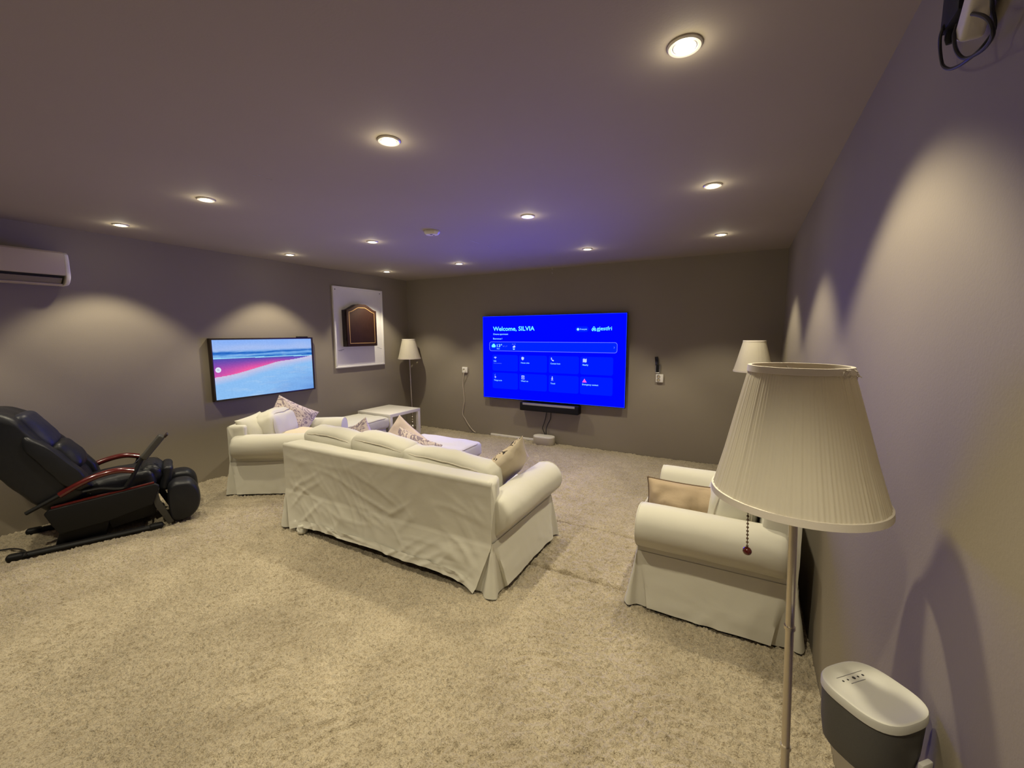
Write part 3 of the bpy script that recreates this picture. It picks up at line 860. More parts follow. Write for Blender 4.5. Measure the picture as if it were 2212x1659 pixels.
M['s_bg'] = emis('screen_blue', (0.0, .0010, 1.0), TV_GLOW)
M['s_tile'] = emis('screen_tile_blue', (0.0, .0058, 1.0), TV_GLOW)
M['s_panel'] = emis('screen_panel_blue', (0.0, .0090, 1.0), TV_GLOW)
M['s_pill'] = emis('screen_pill_blue', (0.0, .0075, 1.0), TV_GLOW)
M['s_line'] = srgb_e('screen_outline', (110, 125, 255), 1.2)
M['s_text'] = srgb_e('screen_text_white', (150, 225, 255), 1.25)
M['s_cyan'] = srgb_e('screen_text_cyan', (110, 240, 255), 1.3)
M['s_dim'] = srgb_e('screen_text_dim', (95, 125, 255), 1.1)
M['s_icon'] = srgb_e('screen_icon', (185, 205, 255), 1.15)
M['s_pink'] = srgb_e('screen_icon_pink', (255, 95, 215), 1.1)
screen = MB().add([scr(0, 0), scr(1, 0), scr(1, 1), scr(0, 1)], [(0, 1, 2, 3)]).build('screen', 's_bg', tv, smooth=False)
AS = SW / SH
bl_ = bpy.data.lights.new('panel_light', 'AREA'); bl_.shape = 'RECTANGLE'; bl_.size = SW * .96; bl_.size_y = SH * .96
bl_.energy = TV_BEAM_W; bl_.color = (0.03, 0.035, 1.0); bl_.spread = math.radians(104)
blo = bpy.data.objects.new('panel_light', bl_); C.objects.link(blo); blo.parent = tv
blo.location = (0, ys - .012, TH / 2); blo.rotation_euler = (math.radians(-90), 0, 0)
M['s_edge'] = emis('screen_edge_glow', (0.010, 0.035, 1.0), 1.6)
_o = [(0, 0), (1, 0), (1, 1), (0, 1)]; _i = [(.0022, .004), (.9978, .004), (.9978, .996), (.0022, .996)]
MB().add([scr(u, v, 1) for u, v in _o + _i], [(k, (k + 1) % 4, 4 + (k + 1) % 4, 4 + k) for k in range(4)]).build('screen_edge', 's_edge', screen, smooth=False)


def rrect(u0, v0, u1, v1, r, k, n=6):
    """Rounded rectangle outline, r in screen heights."""
    out = []
    for (cu, cv, a0) in ((u1 - r / AS, v0 + r, -90), (u1 - r / AS, v1 - r, 0), (u0 + r / AS, v1 - r, 90), (u0 + r / AS, v0 + r, 180)):
        for i in range(n + 1):
            a = math.radians(a0 + 90 * i / n); out.append(scr(cu + r / AS * math.cos(a), cv + r * math.sin(a), k))
    return out


def spoly(name, poly, m, k=2):
    return MB().add([scr(u, v, k) for u, v in poly], [tuple(range(len(poly)))]).build(name, m, screen, smooth=False)


def stile(name, u0, v0, u1, v1, r, m, k=1):
    P = rrect(u0, v0, u1, v1, r, k); return MB().add(P, [tuple(range(len(P)))]).build(name, m, screen, smooth=False)


def stext(txt, u, v_base, cap, m, bold=0.0, width=None, k=3):
    cu = bpy.data.curves.new('screen_text', 'FONT'); cu.body = txt; cu.size = 1.0; cu.offset = bold; cu.resolution_u = 3
    ob = bpy.data.objects.new('screen_text', cu); C.objects.link(ob)
    bpy.context.view_layer.update()
    me = bpy.data.meshes.new_from_object(ob.evaluated_get(bpy.context.evaluated_depsgraph_get()))
    bpy.data.objects.remove(ob, do_unlink=True)
    xs = [v.co.x for v in me.vertices]; x0 = min(xs); wd = max(xs) - x0
    sy = cap * SH / 0.70; sx = sy if width is None else width * SW / wd
    b = scr(u, v_base, k)
    for v in me.vertices:
        x, y = v.co.x, v.co.y; v.co = (b[0] + (x - x0) * sx, b[1], b[2] + y * sy)
    me.materials.clear(); me.materials.append(M[m]); me.name = 'screen_text'
    o = bpy.data.objects.new('screen_text', me); C.objects.link(o); o.parent = screen
    return o


# tiles, panel and pill
for (u0, u1) in ((.075, .276), (.287, .491), (.504, .709), (.718, .925)):
    for (v0, v1) in ((.466, .662), (.686, .882)):
        stile('menu_tile', u0, v0, u1, v1, .022, 's_tile')
stile('weather_panel', .052, .307, .948, .421, .028, 's_panel')
o1 = rrect(.052, .307, .948, .421, .028, 2); o2 = rrect(.0545, .3115, .9455, .4165, .024, 2); n = len(o1)
MB().add(o1 + o2, [(i, (i + 1) % n, n + (i + 1) % n, n + i) for i in range(n)]).build('panel_outline', 's_line', screen, smooth=False)
stile('language_pill', .683, .136, .768, .195, .0295, 's_pill')
# words
stext('Welcome, SILVIA', .083, .175, .050, 's_cyan', .014, .318)
stext('Cinema apartment', .083, .2245, .019, 's_text', .006, .119)
stext('Bienvenue !', .083, .2795, .019, 's_text', .006, .073)
stext('13°', .113, .372, .034, 's_text', .014, .041)
stext('10° | 7°', .160, .3685, .013, 's_dim', .004, .036)
stext('Rain', .113, .398, .014, 's_text', .006, .021)
stext('Sun 21', .232, .340, .012, 's_dim', .004, .027)
stext('Français', .713, .1725, .016, 's_text', .008, .045)
stext('gjestfri', .820, .178, .040, 's_cyan', .010, .093)
stext('Wifi', .085, .553, .016, 's_text', .010, .021)
stext('Cinema apartment', .085, .575, .010, 's_dim', .003, .064)
stext('House rules', .300, .563, .016, 's_text', .008, .063)
stext('Contact host', .516, .560, .016, 's_text', .008, .068)
stext('Nearby', .733, .564, .018, 's_text', .010, .037)
stext('Things to do', .087, .788, .016, 's_text', .008, .064)
stext("What's on", .300, .781, .016, 's_text', .008, .054)
stext('Travel', .517, .790, .017, 's_text', .008, .032)
stext('Emergency contact', .733, .781, .017, 's_text', .010, .103)


def disc(cu, cv, r, n=20, a0=0, a1=360):
    return [(cu + r / AS * math.cos(math.radians(a0 + (a1 - a0) * i / n)), cv + r * math.sin(math.radians(a0 + (a1 - a0) * i / n))) for i in range(n + (1 if a1 - a0 < 360 else 0))]


def arc(cu, cv, r, w, a0, a1, n=14):
    o = disc(cu, cv, r + w, n, a0, a1 - .01); i = disc(cu, cv, r - w, n, a0, a1 - .01); m_ = len(o)
    return [scr(u, v, 3) for u, v in o + i], [(q, q + 1, m_ + q + 1, m_ + q) for q in range(m_ - 1)]


def icon(name, parts, m='s_icon'):
    mb = MB()
    for p_ in parts:
        if p_[0] == 'poly': mb.add([scr(u, v, 3) for u, v in p_[1]], [tuple(range(len(p_[1])))])
        else: mb.add(*arc(*p_[1:]))
    mb.build(name, m, screen, smooth=False)


P_ = lambda *q: ('poly', list(q))
icon('cloud_icon', [('poly', disc(.079, .361, .015)), ('poly', disc(.087, .352, .020)), ('poly', disc(.094, .361, .015)), P_((.079, .362), (.094, .362), (.094, .376), (.079, .376))], 's_cyan')
icon('small_cloud_icon', [('poly', disc(.243, .369, .010)), ('poly', disc(.250, .364, .013))])
icon('forecast_mark', [('poly', disc(.246, .388, .014, 12, 0, 180))], 's_text')
icon('chevron_icon', [P_((.926, .352), (.929, .352), (.932, .362), (.929, .362)), P_((.929, .362), (.932, .362), (.929, .372), (.926, .372))], 's_dim')
icon('globe_icon', [('poly', disc(.700, .166, .014))], 's_text')
icon('brand_emblem', [('a', .802, .150, .010, .0025, 180, 360), ('a', .7955, .173, .011, .0025, 60, 290), ('a', .8085, .173, .011, .0025, -110, 120),
                      P_((.7955, .150), (.7985, .150), (.7905, .170), (.787, .168)), P_((.8055, .150), (.8085, .150), (.817, .168), (.8135, .170)), ('poly', disc(.802, .160, .006)), P_((.799, .160), (.805, .160), (.812, .184), (.8085, .186)), P_((.799, .160), (.805, .160), (.7955, .186), (.792, .184))], 's_cyan')
icon('wifi_icon', [('a', .099, .514, .020, .003, 215, 325), ('a', .099, .514, .012, .003, 215, 325), ('poly', disc(.099, .512, .004))])
icon('shield_icon', [P_((.303, .490), (.313, .484), (.323, .490), (.322, .512), (.313, .526), (.304, .512))])
icon('phone_icon', [P_((.519, .486), (.524, .484), (.527, .496), (.524, .501), (.531, .513), (.535, .510), (.540, .518), (.537, .526), (.528, .521), (.520, .505))])
icon('map_icon', [P_((.735, .490), (.742, .486), (.742, .524), (.735, .530)), P_((.743, .486), (.750, .492), (.750, .530), (.743, .524)), P_((.751, .492), (.759, .486), (.759, .524), (.751, .530))])
icon('spark_icon', [P_((.098, .722), (.1005, .736), (.107, .741), (.1005, .746), (.098, .760), (.0955, .746), (.089, .741), (.0955, .736)), P_((.093, .716), (.095, .716), (.097, .706), (.099, .706), (.091, .727))])
icon('calendar_icon', [P_((.304, .708), (.326, .708), (.326, .718), (.304, .718)), P_((.304, .718), (.3065, .718), (.3065, .748), (.304, .748)), P_((.3235, .718), (.326, .718), (.326, .748), (.3235, .748)), P_((.304, .746), (.326, .746), (.326, .751), (.304, .751)), P_((.311, .727), (.319, .727), (.319, .738), (.311, .738))])
icon('walker_icon', [('poly', disc(.529, .707, .006)), P_((.526, .714), (.531, .714), (.531, .733), (.526, .733)), P_((.526, .718), (.521, .728), (.523, .730), (.528, .722)), P_((.530, .718), (.536, .726), (.535, .729), (.529, .723)), P_((.526, .731), (.529, .733), (.524, .752), (.521, .751)), P_((.528, .732), (.531, .731), (.536, .751), (.533, .752))])
icon('warning_icon', [P_((.747, .708), (.762, .750), (.732, .750))], 's_pink')
icon('warning_mark', [P_((.746, .722), (.748, .722), (.748, .738), (.746, .738))], 's_bg')

# sound bar below the TV
sb = thing('soundbar', 'black soundbar on the wall under the blue TV screen', 'soundbar', (-2.30, YB, .452))
MB().box((0, -.065, .058), (.870, .120, .116)).build('body', 'blk', sb, bevel=.008)
MB().box((-.0, -.128, .098), (.775, .006, .030)).build('silver_strip', 'silver', sb, bevel=.002)
# cables from sound bar down to the floor speaker
for k, pts in enumerate(([(1181, 889), (1178, 905), (1174, 918), (1172, 925), (1176, 936), (1178, 942)], [(1190, 891), (1189, 905), (1183, 917), (1180, 928), (1180, 942)])):
    P = [hit(x, y, 'y', YB - .015 - .03 * (i / 5)) for i, (x, y) in enumerate(pts)]
    tag(MB().tube(smooth_path(P, 6), .006, 8).build('cable', 'rubber'), ('black cable hanging under the soundbar, the one bowed outwards' if k == 0 else 'black cable hanging under the soundbar, the one with its bend higher up'), 'cable', 'cables under the soundbar')
# oval speaker on the carpet
fs_ = thing('oval_speaker', 'white oval speaker on the carpet below the soundbar', 'speaker', (-2.362, 5.215, 0))


def stadium(hx, hy, z, n=14):
    return [(hx - hy + hy * math.cos(math.radians(-90 + 180 * i / n)), hy * math.sin(math.radians(-90 + 180 * i / n)), z) for i in range(n + 1)] + \
           [(-hx + hy + hy * math.cos(math.radians(90 + 180 * i / n)), hy * math.sin(math.radians(90 + 180 * i / n)), z) for i in range(n + 1)]


MB().rings([stadium(.150, .076, 0), stadium(.157, .083, .008), stadium(.157, .083, .104)]).build('fabric_body', mat('beige_speaker_mesh', (.52, .47, .38), .8, var=.1, vscale=300), fs_, angle=50)
MB().rings([stadium(.157, .083, .104), stadium(.154, .080, .116), stadium(.145, .071, .119)]).build('top_cap', 'white', fs_, angle=50)


# ------------------------------------------------------------------ sockets on the TV wall
def socket(label, c, w, h, double):
    t = thing('wall_socket', label, 'socket', (c[0], YB, c[1]))
    MB().box((0, -.014, 0), (w, .028, h)).build('plate', 'white', t, bevel=.004)
    for zz in ((.0,) if not double else (-.021, .021)):
        rx = -.012
        r_ = MB()
        r_.lathe([(.0185, 0), (.0205, .002), (.0205, .004), (.0165, .004), (.016, .0)], 24)
        r_.v = [(rx + x, -.0275 - z, zz + y) for (x, y, z) in r_.v]
        r_.build('recess_ring', 'steel', t)
        r2 = MB().lathe([(.016, .0005), (.0155, .0015)], 24); r2.v = [(rx + x, -.0275 - z, zz + y) for (x, y, z) in r2.v]
        so = r2.build('recess', 'offwhite', t)
        for sx in (-.007, .007):
            MB().box((rx + sx, -.0295, zz), (.004, .002, .004)).build('pin_hole', 'blk', so)
    return t


s1 = socket('white wall socket with a plugged-in cord', (-3.746, .980), .094, .088, False)
socket('white double wall socket with nothing plugged in', (-.869, .984), .086, .098, True)
P = [hit(1002.5, 803, 'y', YB - .04), hit(1001.5, 812, 'y', YB - .035), hit(1000, 830, 'y', YB - .012), hit(1002, 850, 'y', YB - .008), hit(1003, 868, 'y', YB - .008), hit(999.5, 893, 'y', YB - .010), hit(1005, 905, 'y', YB - .012), hit(1014, 920, 'y', YB - .016), hit(1022, 930, 'y', YB - .02), hit(1027, 934, 'y', YB - .03)]
cd = thing('power_cord', 'pale cord hanging from the plugged-in wall socket to the carpet', 'cord', P[0])  # plain power cord plugged into the wall socket, trailing to the carpet
MB().tube([q - P[0] for q in smooth_path(P, 8)], .0062, 8).build('cable', 'wcable', cd)
MB().box((0, .006, .004), (.034, .024, .040)).build('plug', 'white', cd, bevel=.006)

# small holder with a black remote above the right-hand socket
hd = thing('remote_holder', 'metal wire holder on the wall above the empty double socket', 'holder', (-.893, YB, 1.048))
MB().tube([(-.026, -.012, .085), (-.026, -.016, .010), (-.018, -.018, .0), (.018, -.018, .0), (.026, -.016, .010), (.026, -.012, .105)], .0042, 8).build('wire_frame', 'steel', hd)
MB().box((0, -.003, .05), (.05, .006, .08)).build('back_plate', 'steel', hd, bevel=.001)
rm = thing('remote_control', 'slim black remote tilted in metal wall holder', 'remote', (-.893, YB - .018, 1.060))
MB().box((-.004, .0, .046), (.030, .014, .092)).build('body', 'blk', rm, bevel=.004)
MB().box((-.016, -.002, .133), (.038, .016, .105), roty(-7)).build('head', 'blk_gloss', rm, bevel=.004)
MB().box((-.006, -.0085, .088), (.030, .003, .004), roty(-7)).build('button_bar', 'darkgrey', rm)

# ------------------------------------------------------------------ picture screen on the left wall
FY0, FY1, FZ0, FZ1 = 2.318, 3.508, .825, 1.494
ft = thing('picture_television', 'framed wall TV showing a pink shoreline picture', 'television', (XL, (FY0 + FY1) / 2, FZ0))
fw, fh = FY1 - FY0, FZ1 - FZ0; bz = .017
fr = MB()
for (cy, cz, dy, dz) in ((0, bz / 2, fw, bz), (0, fh - bz / 2, fw, bz), (-fw / 2 + bz / 2, fh / 2, bz, fh - 2 * bz), (fw / 2 - bz / 2, fh / 2, bz, fh - 2 * bz)):
    fr.box((.028, cy, cz), (.056, dy, dz))
fr.build('frame', 'bezel', ft, bevel=.002)
MB().box((.022, 0, fh / 2), (.040, fw - 2 * bz, fh - 2 * bz)).build('backing', 'blk', ft, smooth=False)
nu, nv = 220, 124; V = []; COL = []


def mixc(a, b, t): t = max(0, min(1, t)); return [a[i] + (b[i] - a[i]) * t for i in range(3)]


for j in range(nv + 1):
    for i in range(nu + 1):
        u, v = i / nu, j / nv
        V.append((.0435, -fw / 2 + bz + u * (fw - 2 * bz), fh - bz - v * (fh - 2 * bz)))
        n1 = noise.noise(Vector((u * 4, v * 12, 1))); n2 = noise.noise(Vector((u * 14, v * 40, 3))); n3 = noise.noise(Vector((u * 60, v * 60, 5)))
        sky = mixc((138, 178, 246), (166, 190, 240), v / .2 + .5 * n1)
        band = .5 + .5 * math.sin((v - .20) * 60 + u * 1.5 + n1 * 2)
        deep = mixc((120, 175, 235), (28, 95, 190), band)
        top = .315 + .02 * u
        low = .63 - .30 * u ** .85 + .03 * math.sin(u * 7) * (1 - u) + .012 * n1
        if u > .62: low = max(low, top + .002)
        if v < .17: c = sky
        elif v < top - .018: c = mixc(mixc(sky, deep, (v - .17) / .05), (190, 215, 245), max(0, n2) * .6)
        elif v < top: c = (150, 215, 248)
        elif v < low:
            d = (v - top) / max(.02, low - top); pk = max(0, 1 - abs(u - .32) * 1.6)
            c = mixc((84, 78, 175), (150, 70, 178), d * 1.4); c = mixc(c, (238, 92, 165), pk * d ** 1.6 * 1.3)
            c = mixc(c, (60, 95, 200), max(0, u - .55) * 1.7)
        else:
            e = (v - low)
            c = mixc((212, 196, 226), (140, 190, 242), e * 7)
            c = mixc(c, (172, 205, 240), max(0, n1 + n2 * .6))
            c = mixc(c, (92, 140, 215), max(0, (u - .45) * (v - .55) * 3.0 + n1 * .25))
        c = [x + n3 * 6 for x in c]
        COL.append((*lin([max(0, min(255, x)) for x in c]), 1))
F_ = [(j * (nu + 1) + i, j * (nu + 1) + i + 1, (j + 1) * (nu + 1) + i + 1, (j + 1) * (nu + 1) + i) for j in range(nv) for i in range(nu)]
mp = bpy.data.materials.new('shoreline_screen'); mp.use_nodes = True; nt = mp.node_tree
nt.nodes.remove(nt.nodes['Principled BSDF']); em = nt.nodes.new('ShaderNodeEmission'); at_ = nt.nodes.new('ShaderNodeVertexColor'); at_.layer_name = 'picture'
nt.links.new(at_.outputs[0], em.inputs[0]); em.inputs[1].default_value = 1.0; nt.links.new(em.outputs[0], nt.nodes['Material Output'].inputs['Surface'])
ps = MB().add(V, F_).build('screen', mp, ft, smooth=False)
ca = ps.data.color_attributes.new('picture', 'FLOAT_COLOR', 'POINT'); ca.data.foreach_set('color', np.array(COL, np.float32).ravel())
wd = MB().lathe([(.0285, 0), (.0285, .001)], 28); wd.v = [(.0440 + z, -fw / 2 + .062 + x, .335 + y) for x, y, z in wd.v]
sbn = wd.build('search_button', emis('button_white', lin((225, 232, 250)), 1.0), ps)
gl = MB().lathe([(.007, 0), (.010, 0), (.010, .0006), (.007, .0006), (.007, 0)], 20, caps=(False, False)).box((.010, -.010, .0003), (.012, .003, .0006), rotz(-45))
gl.v = [(.0452 + z, -fw / 2 + .060 + x, .337 + y) for x, y, z in gl.v]
gl.build('search_glyph', emis('glyph_grey', lin((150, 160, 185)), .8), sbn)
MB().box((.03, fw / 2 - .13, fh + .006), (.05, .13, .012)).build('sensor_box', 'blk', ft, bevel=.002)

# ------------------------------------------------------------------ framed white board and dart cabinet
bd = thing('wall_board', 'white framed backboard screwed to the wall behind dart cabinet', 'wall board', (XL, 4.316, 1.066))
bw_, bh_ = .890, 1.118
MB().box((.009, 0, bh_ / 2), (.018, bw_ - .02, bh_ - .02)).build('panel', 'boardw', bd, smooth=False)
for (cy, cz, dy, dz) in ((0, .011, bw_, .022), (0, bh_ - .011, bw_, .022), (-bw_ / 2 + .011, bh_ / 2, .022, bh_ - .044), (bw_ / 2 - .011, bh_ / 2, .022, bh_ - .044)):
    MB().box((.014, cy, cz), (.028, dy, dz)).build('moulding', 'boardw', bd, bevel=.004)
for (cy, cz) in ((-bw_ / 2 + .045, bh_ - .045), (bw_ / 2 - .045, bh_ - .045)):
    s_ = MB().lathe([(.008, 0), (.007, .002)], 12); s_.v = [(.018 + z, cy + x, cz + y) for x, y, z in s_.v]; s_.build('screw', 'darkgrey', bd)
for (y0, z0, y1, z1) in ((-.40, .245, -.30, .252), (.31, .262, .40, .242), (-.385, .235, -.33, .241)):
    MB().prism([(y0, z0), (y1, z1), (y1, z1 + .004), (y0, z0 + .003)], lambda a, b, t: (.0181 + t, a, b), .0006).build('scratch', 'darkgrey', bd)
cb = thing('dart_cabinet', 'dark wooden dart cabinet with arched doors and pale inlay line', 'cabinet', (XL + .018, 4.275, 1.360))
cw = .540


def arch(w, z0, zs, zt, inset, n=16):
    hw_ = w / 2 - inset; pts = [(-hw_, z0 + inset), (hw_, z0 + inset), (hw_, zs - inset * .6)]
    for i in range(1, n):
        a = i / n; y = hw_ * (1 - 2 * a); tcos = .5 - .5 * math.cos(2 * math.pi * min(1, max(0, a)))
        pts.append((y, (zs - inset * .6) + (zt - zs - inset * .4) * min(1, 1.18 * tcos ** .85)))
    pts.append((-hw_, zs - inset * .6)); return pts


MB().prism(arch(cw, 0, .505, .590, 0), lambda a, b, t: (t, a, b), .072).build('case', 'walnut_d', cb, bevel=.003)
dr = MB().prism(arch(cw, 0, .510, .597, .003), lambda a, b, t: (.0735 + t, a, b), .022).build('door', 'walnut', cb, bevel=.004)
o1 = arch(cw, 0, .505, .590, .042); o2 = arch(cw, 0, .505, .590, .049); n = len(o1)
MB().add([(.0962, a, b) for a, b in o1 + o2], [(i, (i + 1) % n, n + (i + 1) % n, n + i) for i in range(n)]).build('inlay', 'inlay', dr, smooth=False)
for zz in (.08, .42): MB().tube([(.075, -cw / 2 - .003, zz), (.075, -cw / 2 - .003, zz + .05)], .005, 10).build('hinge', 'blk', cb)

# ------------------------------------------------------------------ air conditioner
ac = thing('air_conditioner', 'aged white split air conditioner high on the wall', 'air conditioner', (XL, .885, 1.925))
aw = .83
prof = [(0, .255), (.165, .252), (.192, .235), (.200, .19), (.200, .085), (.193, .055), (.165, .020), (.135, .004), (.10, .0), (0, .0)]
body = [(0, .255), (.160, .252), (.186, .236), (.194, .20), (.194, .078), (.165, .062), (.12, .020), (.09, .0), (0, 0)]
MB().prism(body, lambda a, b, t: (a, -aw / 2 + .03 + t, b), aw - .06).build('body', 'offwhite', ac, bevel=.003)
MB().prism([(.186, .254), (.2, .24), (.206, .20), (.206, .076), (.196, .070), (.190, .076), (.190, .245)], lambda a, b, t: (a, -aw / 2 + .028 + t, b), aw - .056).build('front_panel', 'offwhite', ac, bevel=.003)
for sg in (-1, 1):
    MB().prism(prof, lambda a, b, t: (a * 1.03, sg * (aw / 2 - .03) + sg * t, b), .03).build('end_cap', 'white', ac, bevel=.008, bseg=3)
MB().prism([(.190, .070), (.126, .014), (.121, .018), (.186, .076)], lambda a, b, t: (a, -aw / 2 + .034 + t, b), aw - .068).build('vent', 'void', ac)
MB().box((.156, 0, .034), (.058, aw - .09, .006), roty(-40)).build('louver', mat('louver_taupe', (.20, .165, .12), .5), ac, bevel=.002)
MB().box((.118, 0, .004), (.034, aw - .07, .010), roty(-20)).build('lower_lip', 'offwhite', ac, bevel=.003)

# ------------------------------------------------------------------ cables and adaptor high on the right wall
ps_ = thing('power_strip', 'black power strip hanging high on the wall by the ceiling', 'power strip', (XR, 1.262, 2.158))
MB().box((-.016, 0.0, .119), (.032, .090, .238)).build('body', 'blk', ps_, bevel=.005)
MB().box((-.034, -.030, .125), (.005, .016, .16)).build('side_rail', 'steel', ps_, bevel=.002)
MB().tube([(-.016, .030, .01), (-.016, .034, -.012), (-.015, .036, -.022)], [.011, .010, .007], 10).build('cable_gland', 'blk', ps_)
ad = thing('white_adaptor', 'white plug adaptor dangling tilted beside black power strip', 'adaptor', (XR - .026, 1.128, 2.138))
MB().box((0, 0, 0), (.034, .046, .150), Matrix.Rotation(math.radians(33), 3, 'X')).build('body', 'white', ad, bevel=.008, bseg=3)
MB().box((-.002, .032, -.050), (.026, .016, .03), Matrix.Rotation(math.radians(33), 3, 'X')).build('pin_socket', 'white', ad, bevel=.003)


def zp(x, y, off): return hit(1960 + x / 8.294, y / 8.294, 'x', XR - off)


for k, (lab, pts) in enumerate((('black cable loop hanging lowest beneath power strip', [(700, 420), (640, 500), (592, 650), (585, 850), (610, 1080), (650, 1190), (760, 1235), (920, 1180), (1100, 1060), (1290, 900), (1440, 720), (1540, 560), (1565, 400), (1530, 200), (1520, 0), (1530, -260)]),
                               ('black cable making the inner loop around white adaptor', [(890, 440), (840, 620), (860, 850), (940, 1000), (1060, 1045), (1250, 960), (1420, 820), (1530, 620), (1500, 430), (1380, 300), (1200, 250), (1000, 260)]))):
    P = [zp(x, y, .028 + .012 * k + .006 * math.sin(i)) for i, (x, y) in enumerate(pts)]
    tag(MB().tube(smooth_path(P, 6), .0031, 8).build('cable', 'rubber'), lab, 'cable', 'cables by the power strip')

# ------------------------------------------------------------------ massage chair
mc = thing('massage_chair', 'reclined black leather massage chair with red wooden armrests', 'massage chair', (-4.31, .72, 0), math.atan2(.924, .382))


def side(poly, y0, d, sc=()):
    return MB().prism(poly, lambda a, b, t: (a, y0 + t, b), d)


for yy in (0.0, .50):
    rl = MB().tube([(.0, yy, .020), (.02, yy, .020), (.74, yy, .020), (.78, yy, .020)], [.022, .026, .026, .022], 12, flat=(1.1, .75)).build('floor_rail', 'blk', mc)
    for ss in (.02, .76):
        MB().softbox((ss, yy, .022), (.09, .064, .044), .02, .03).build('rail_end', 'blk', rl)
    MB().box((.38, yy - .005, .0395), (.62, .020, .004)).build('rail_strip', 'blk_gloss', rl)
side([(.20, .02), (.465, .02), (.50, .15), (.24, .15)], .04, .42).build('base', 'blk', mc, bevel=.006)
side([(.50, .06), (.76, .10), (.80, .30), (.46, .26)], .06, .38).build('under_frame', 'void', mc, bevel=.006)
pan = [(.175, .285), (.200, .312), (.780, .372), (.805, .350), (.790, .300), (.752, .205), (.500, .145), (.240, .118), (.205, .20)]
for yy in (-.022, .485):
    pn = side(pan, yy, .035).build('side_panel', 'blk', mc, bevel=.010, bseg=3)
    MB().tube(smooth_path([(.215, yy + .017, .318), (.40, yy + .017, .340), (.60, yy + .017, .357), (.775, yy + .017, .376)], 5), .010, 8).build('panel_trim', 'mahog', pn)
# leg bracket plates
for yy in (.0, .46):
    side([(.745, .32), (.785, .33), (.800, .22), (.870, .03), (.835, .01), (.765, .18)], yy, .02).build('leg_bracket', 'darkgrey', mc, bevel=.003)
# seat
MB().softbox((.555, .25, .375), (.46, .40, .14), .05, .03, roty(-4), (0, 0, .03), .008, 9, 3).build('seat_cushion', 'leather', mc, angle=75)
fr_ = MB().softbox((.755, .25, .415), (.15, .34, .15), .065, .022, roty(-8), (.01, 0, .012), .006, 12, 6).build('seat_roll', 'leather', mc, angle=75)
rib = MB()
for k in range(7): 
    yv = .11 + k * .045; rib.tube([(.690, yv, .470), (.735, yv, .498), (.79, yv, .490), (.828, yv, .448), (.834, yv, .39)], .0022, 5)
rib.build('stitching', 'blk', fr_)
MB().softbox((.845, .25, .365), (.07, .30, .20), .03, .03, roty(12), (0, 0, 0), .005, 10, 8).build('knee_flap', 'leather', mc, angle=75)


# backrest: section lofted across the width
def loft_section(secs, name, m, wr=.006, seed=0):
    """secs: (y, scale, shift) copies of one side outline."""
    base = smooth_path([(a, 0, b) for a, b in secs['outline'] + secs['outline'][:1]], 5)[:-1]
    cx = sum(q.x for q in base) / len(base); cz = sum(q.z for q in base) / len(base); rs = []
    for (y, sc) in secs['rows']:
        r_ = []
        for q in base:
            x, z = cx + (q.x - cx) * sc, cz + (q.z - cz) * sc; w = noise.noise(Vector((x * 9, y * 9, z * 9 + seed))) * wr
            r_.append((x + w, y, z + w))
        rs.append(r_)
    return MB().rings(rs).build(name, m, mc, angle=70)


def rows(y0, y1, n=12, e=.05):
    out = [(y0, .80), (y0 + e * .12, .90), (y0 + e * .4, .965), (y0 + e, 1.0)]
    out += [(y0 + e + (y1 - y0 - 2 * e) * i / n, 1.0) for i in range(1, n)]
    return out + [(y1 - e, 1.0), (y1 - e * .4, .965), (y1 - e * .12, .90), (y1, .80)]


loft_section({'outline': [(.40, .36), (.385, .47), (.335, .56), (.275, .66), (.205, .78), (.13, .915), (.07, .985), (-.02, 1.02), (-.12, 1.00), (-.19, .93), (-.185, .80), (-.10, .68), (.0, .545), (.11, .385), (.19, .28), (.30, .27)], 'rows': rows(.02, .48)}, 'backrest', 'leather', .008, 2)
dirb = Vector((-.5, 0, .866)).normalized()
for yy in (.045, .455):
    loft_section({'outline': [(.43, .42), (.40, .52), (.33, .62), (.27, .71), (.20, .80), (.13, .84), (.12, .76), (.20, .62), (.28, .48), (.36, .40)], 'rows': rows(yy - .055, yy + .055, 6, .035)}, 'side_bolster', 'leather', .008, 5)
MB().softbox((.150, .25, .845), (.10, .30, .30), .045, .03, roty(-29), (.02, 0, 0), .005, 9, 1).build('head_pad', 'leather_navy', mc, angle=75)
MB().softbox((.285, .25, .640), (.12, .28, .24), .05, .03, roty(-31), (.02, 0, 0), .010, 10, 4).build('lumbar_pad', 'leather', mc, angle=75)
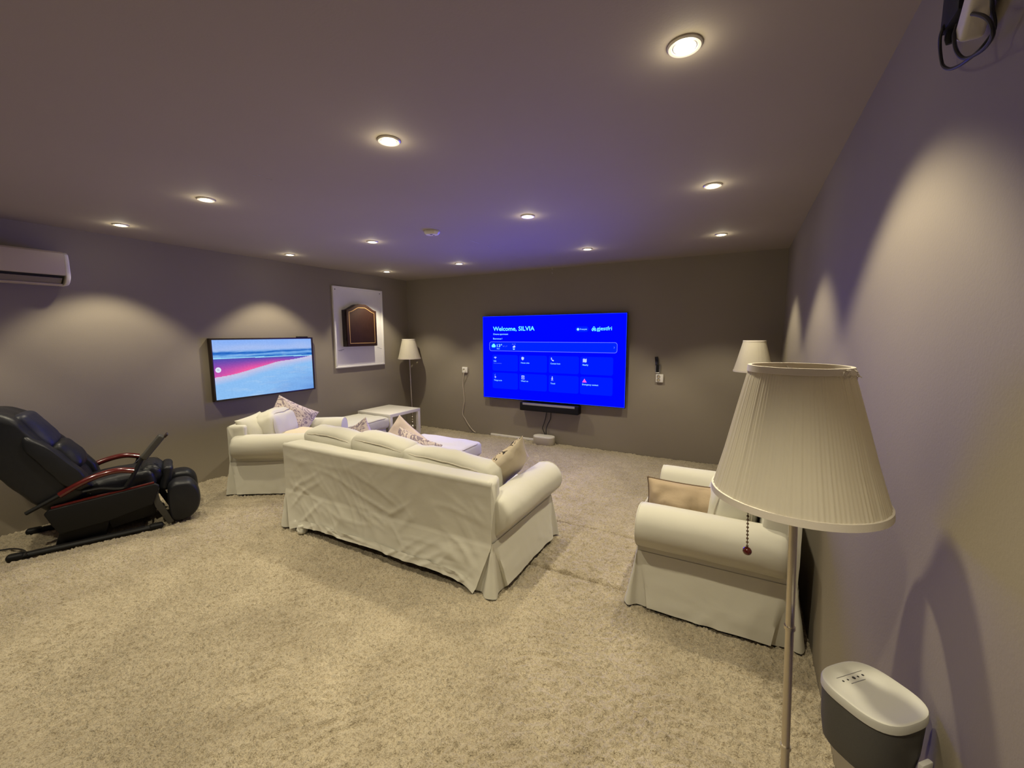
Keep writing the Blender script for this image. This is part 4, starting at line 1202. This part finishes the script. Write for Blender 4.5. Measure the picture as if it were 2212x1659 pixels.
# armrests
for yy, dz in ((-.005, 0), (.505, .0)):
    ar = MB().tube(smooth_path([(.265, yy, .402 + dz), (.35, yy, .452 + dz), (.44, yy, .492 + dz), (.53, yy, .514 + dz), (.60, yy, .514 + dz), (.672, yy, .494 + dz)], 6), [.0215] * 31, 14, flat=(1.25, 1.0)).build('armrest', 'mahog', mc)
    MB().tube(smooth_path([(.095, yy, .312 + dz), (.16, yy, .346 + dz), (.22, yy, .378 + dz), (.275, yy, .408 + dz)], 4), .0165, 10, flat=(1.2, .8)).build('arm_extension', 'blk', ar)
    MB().tube(smooth_path([(.665, yy, .492 + dz), (.655, yy, .455), (.63, yy, .405), (.600, yy, .378), (.55, yy, .380), (.47, yy, .402), (.38, yy, .400)], 5), .013, 8, flat=(1.3, .8)).build('arm_bracket', 'blk', ar)
# remote on a stalk, cable to it
stlk = MB().tube(smooth_path([(.610, -.012, .385), (.655, -.012, .455), (.700, -.012, .545), (.735, -.012, .610)], 5), .020, 8, flat=(1.3, .7)).build('remote_stalk', 'blk', mc)
MB().softbox((.790, -.012, .665), (.045, .085, .205), .012, .03, roty(38)).build('remote_control', 'darkgrey', stlk, angle=60)
MB().box((.876, -.012, .745), (.03, .09, .014), roty(-50)).build('remote_tip', 'bezel', stlk, bevel=.003)
MB().tube(smooth_path([(.69, .49, .50), (.64, .42, .455), (.56, .36, .430), (.45, .30, .445)], 5), .004, 6).build('remote_cable', 'rubber', mc)
# calf pads
for yy, y2 in ((-.015, .185), (.315, .515)):
    loft_section({'outline': [(.842, .16), (.846, .29), (.88, .342), (.94, .352), (1.00, .335), (1.045, .27), (1.055, .17), (1.03, .08), (.965, .028), (.89, .022), (.852, .06)], 'rows': rows(yy, y2, 8, .06)}, 'calf_pad', 'leather', .006, 7 + yy)
MB().softbox((.915, .25, .16), (.10, .20, .24), .04, .03).build('calf_well', 'leather', mc, angle=75)
# mains lead trailing off over the carpet
a_ = hit(56, 1198, 'z', .03); mw = Matrix.Translation((-4.31, .72, 0)) @ Matrix.Rotation(math.atan2(.924, .382), 4, 'Z'); iv = mw.inverted()
P = [hit(56, 1199, 'z', .035), hit(55, 1192, 'z', .03), hit(45, 1187, 'z', .018), hit(25, 1185.5, 'z', .016), hit(0, 1189, 'z', .016), hit(-60, 1200, 'z', .016), hit(-160, 1225, 'z', .016)]
MB().tube([iv @ q for q in smooth_path(P, 6)], .0055, 8).build('power_lead', 'rubber', mc)
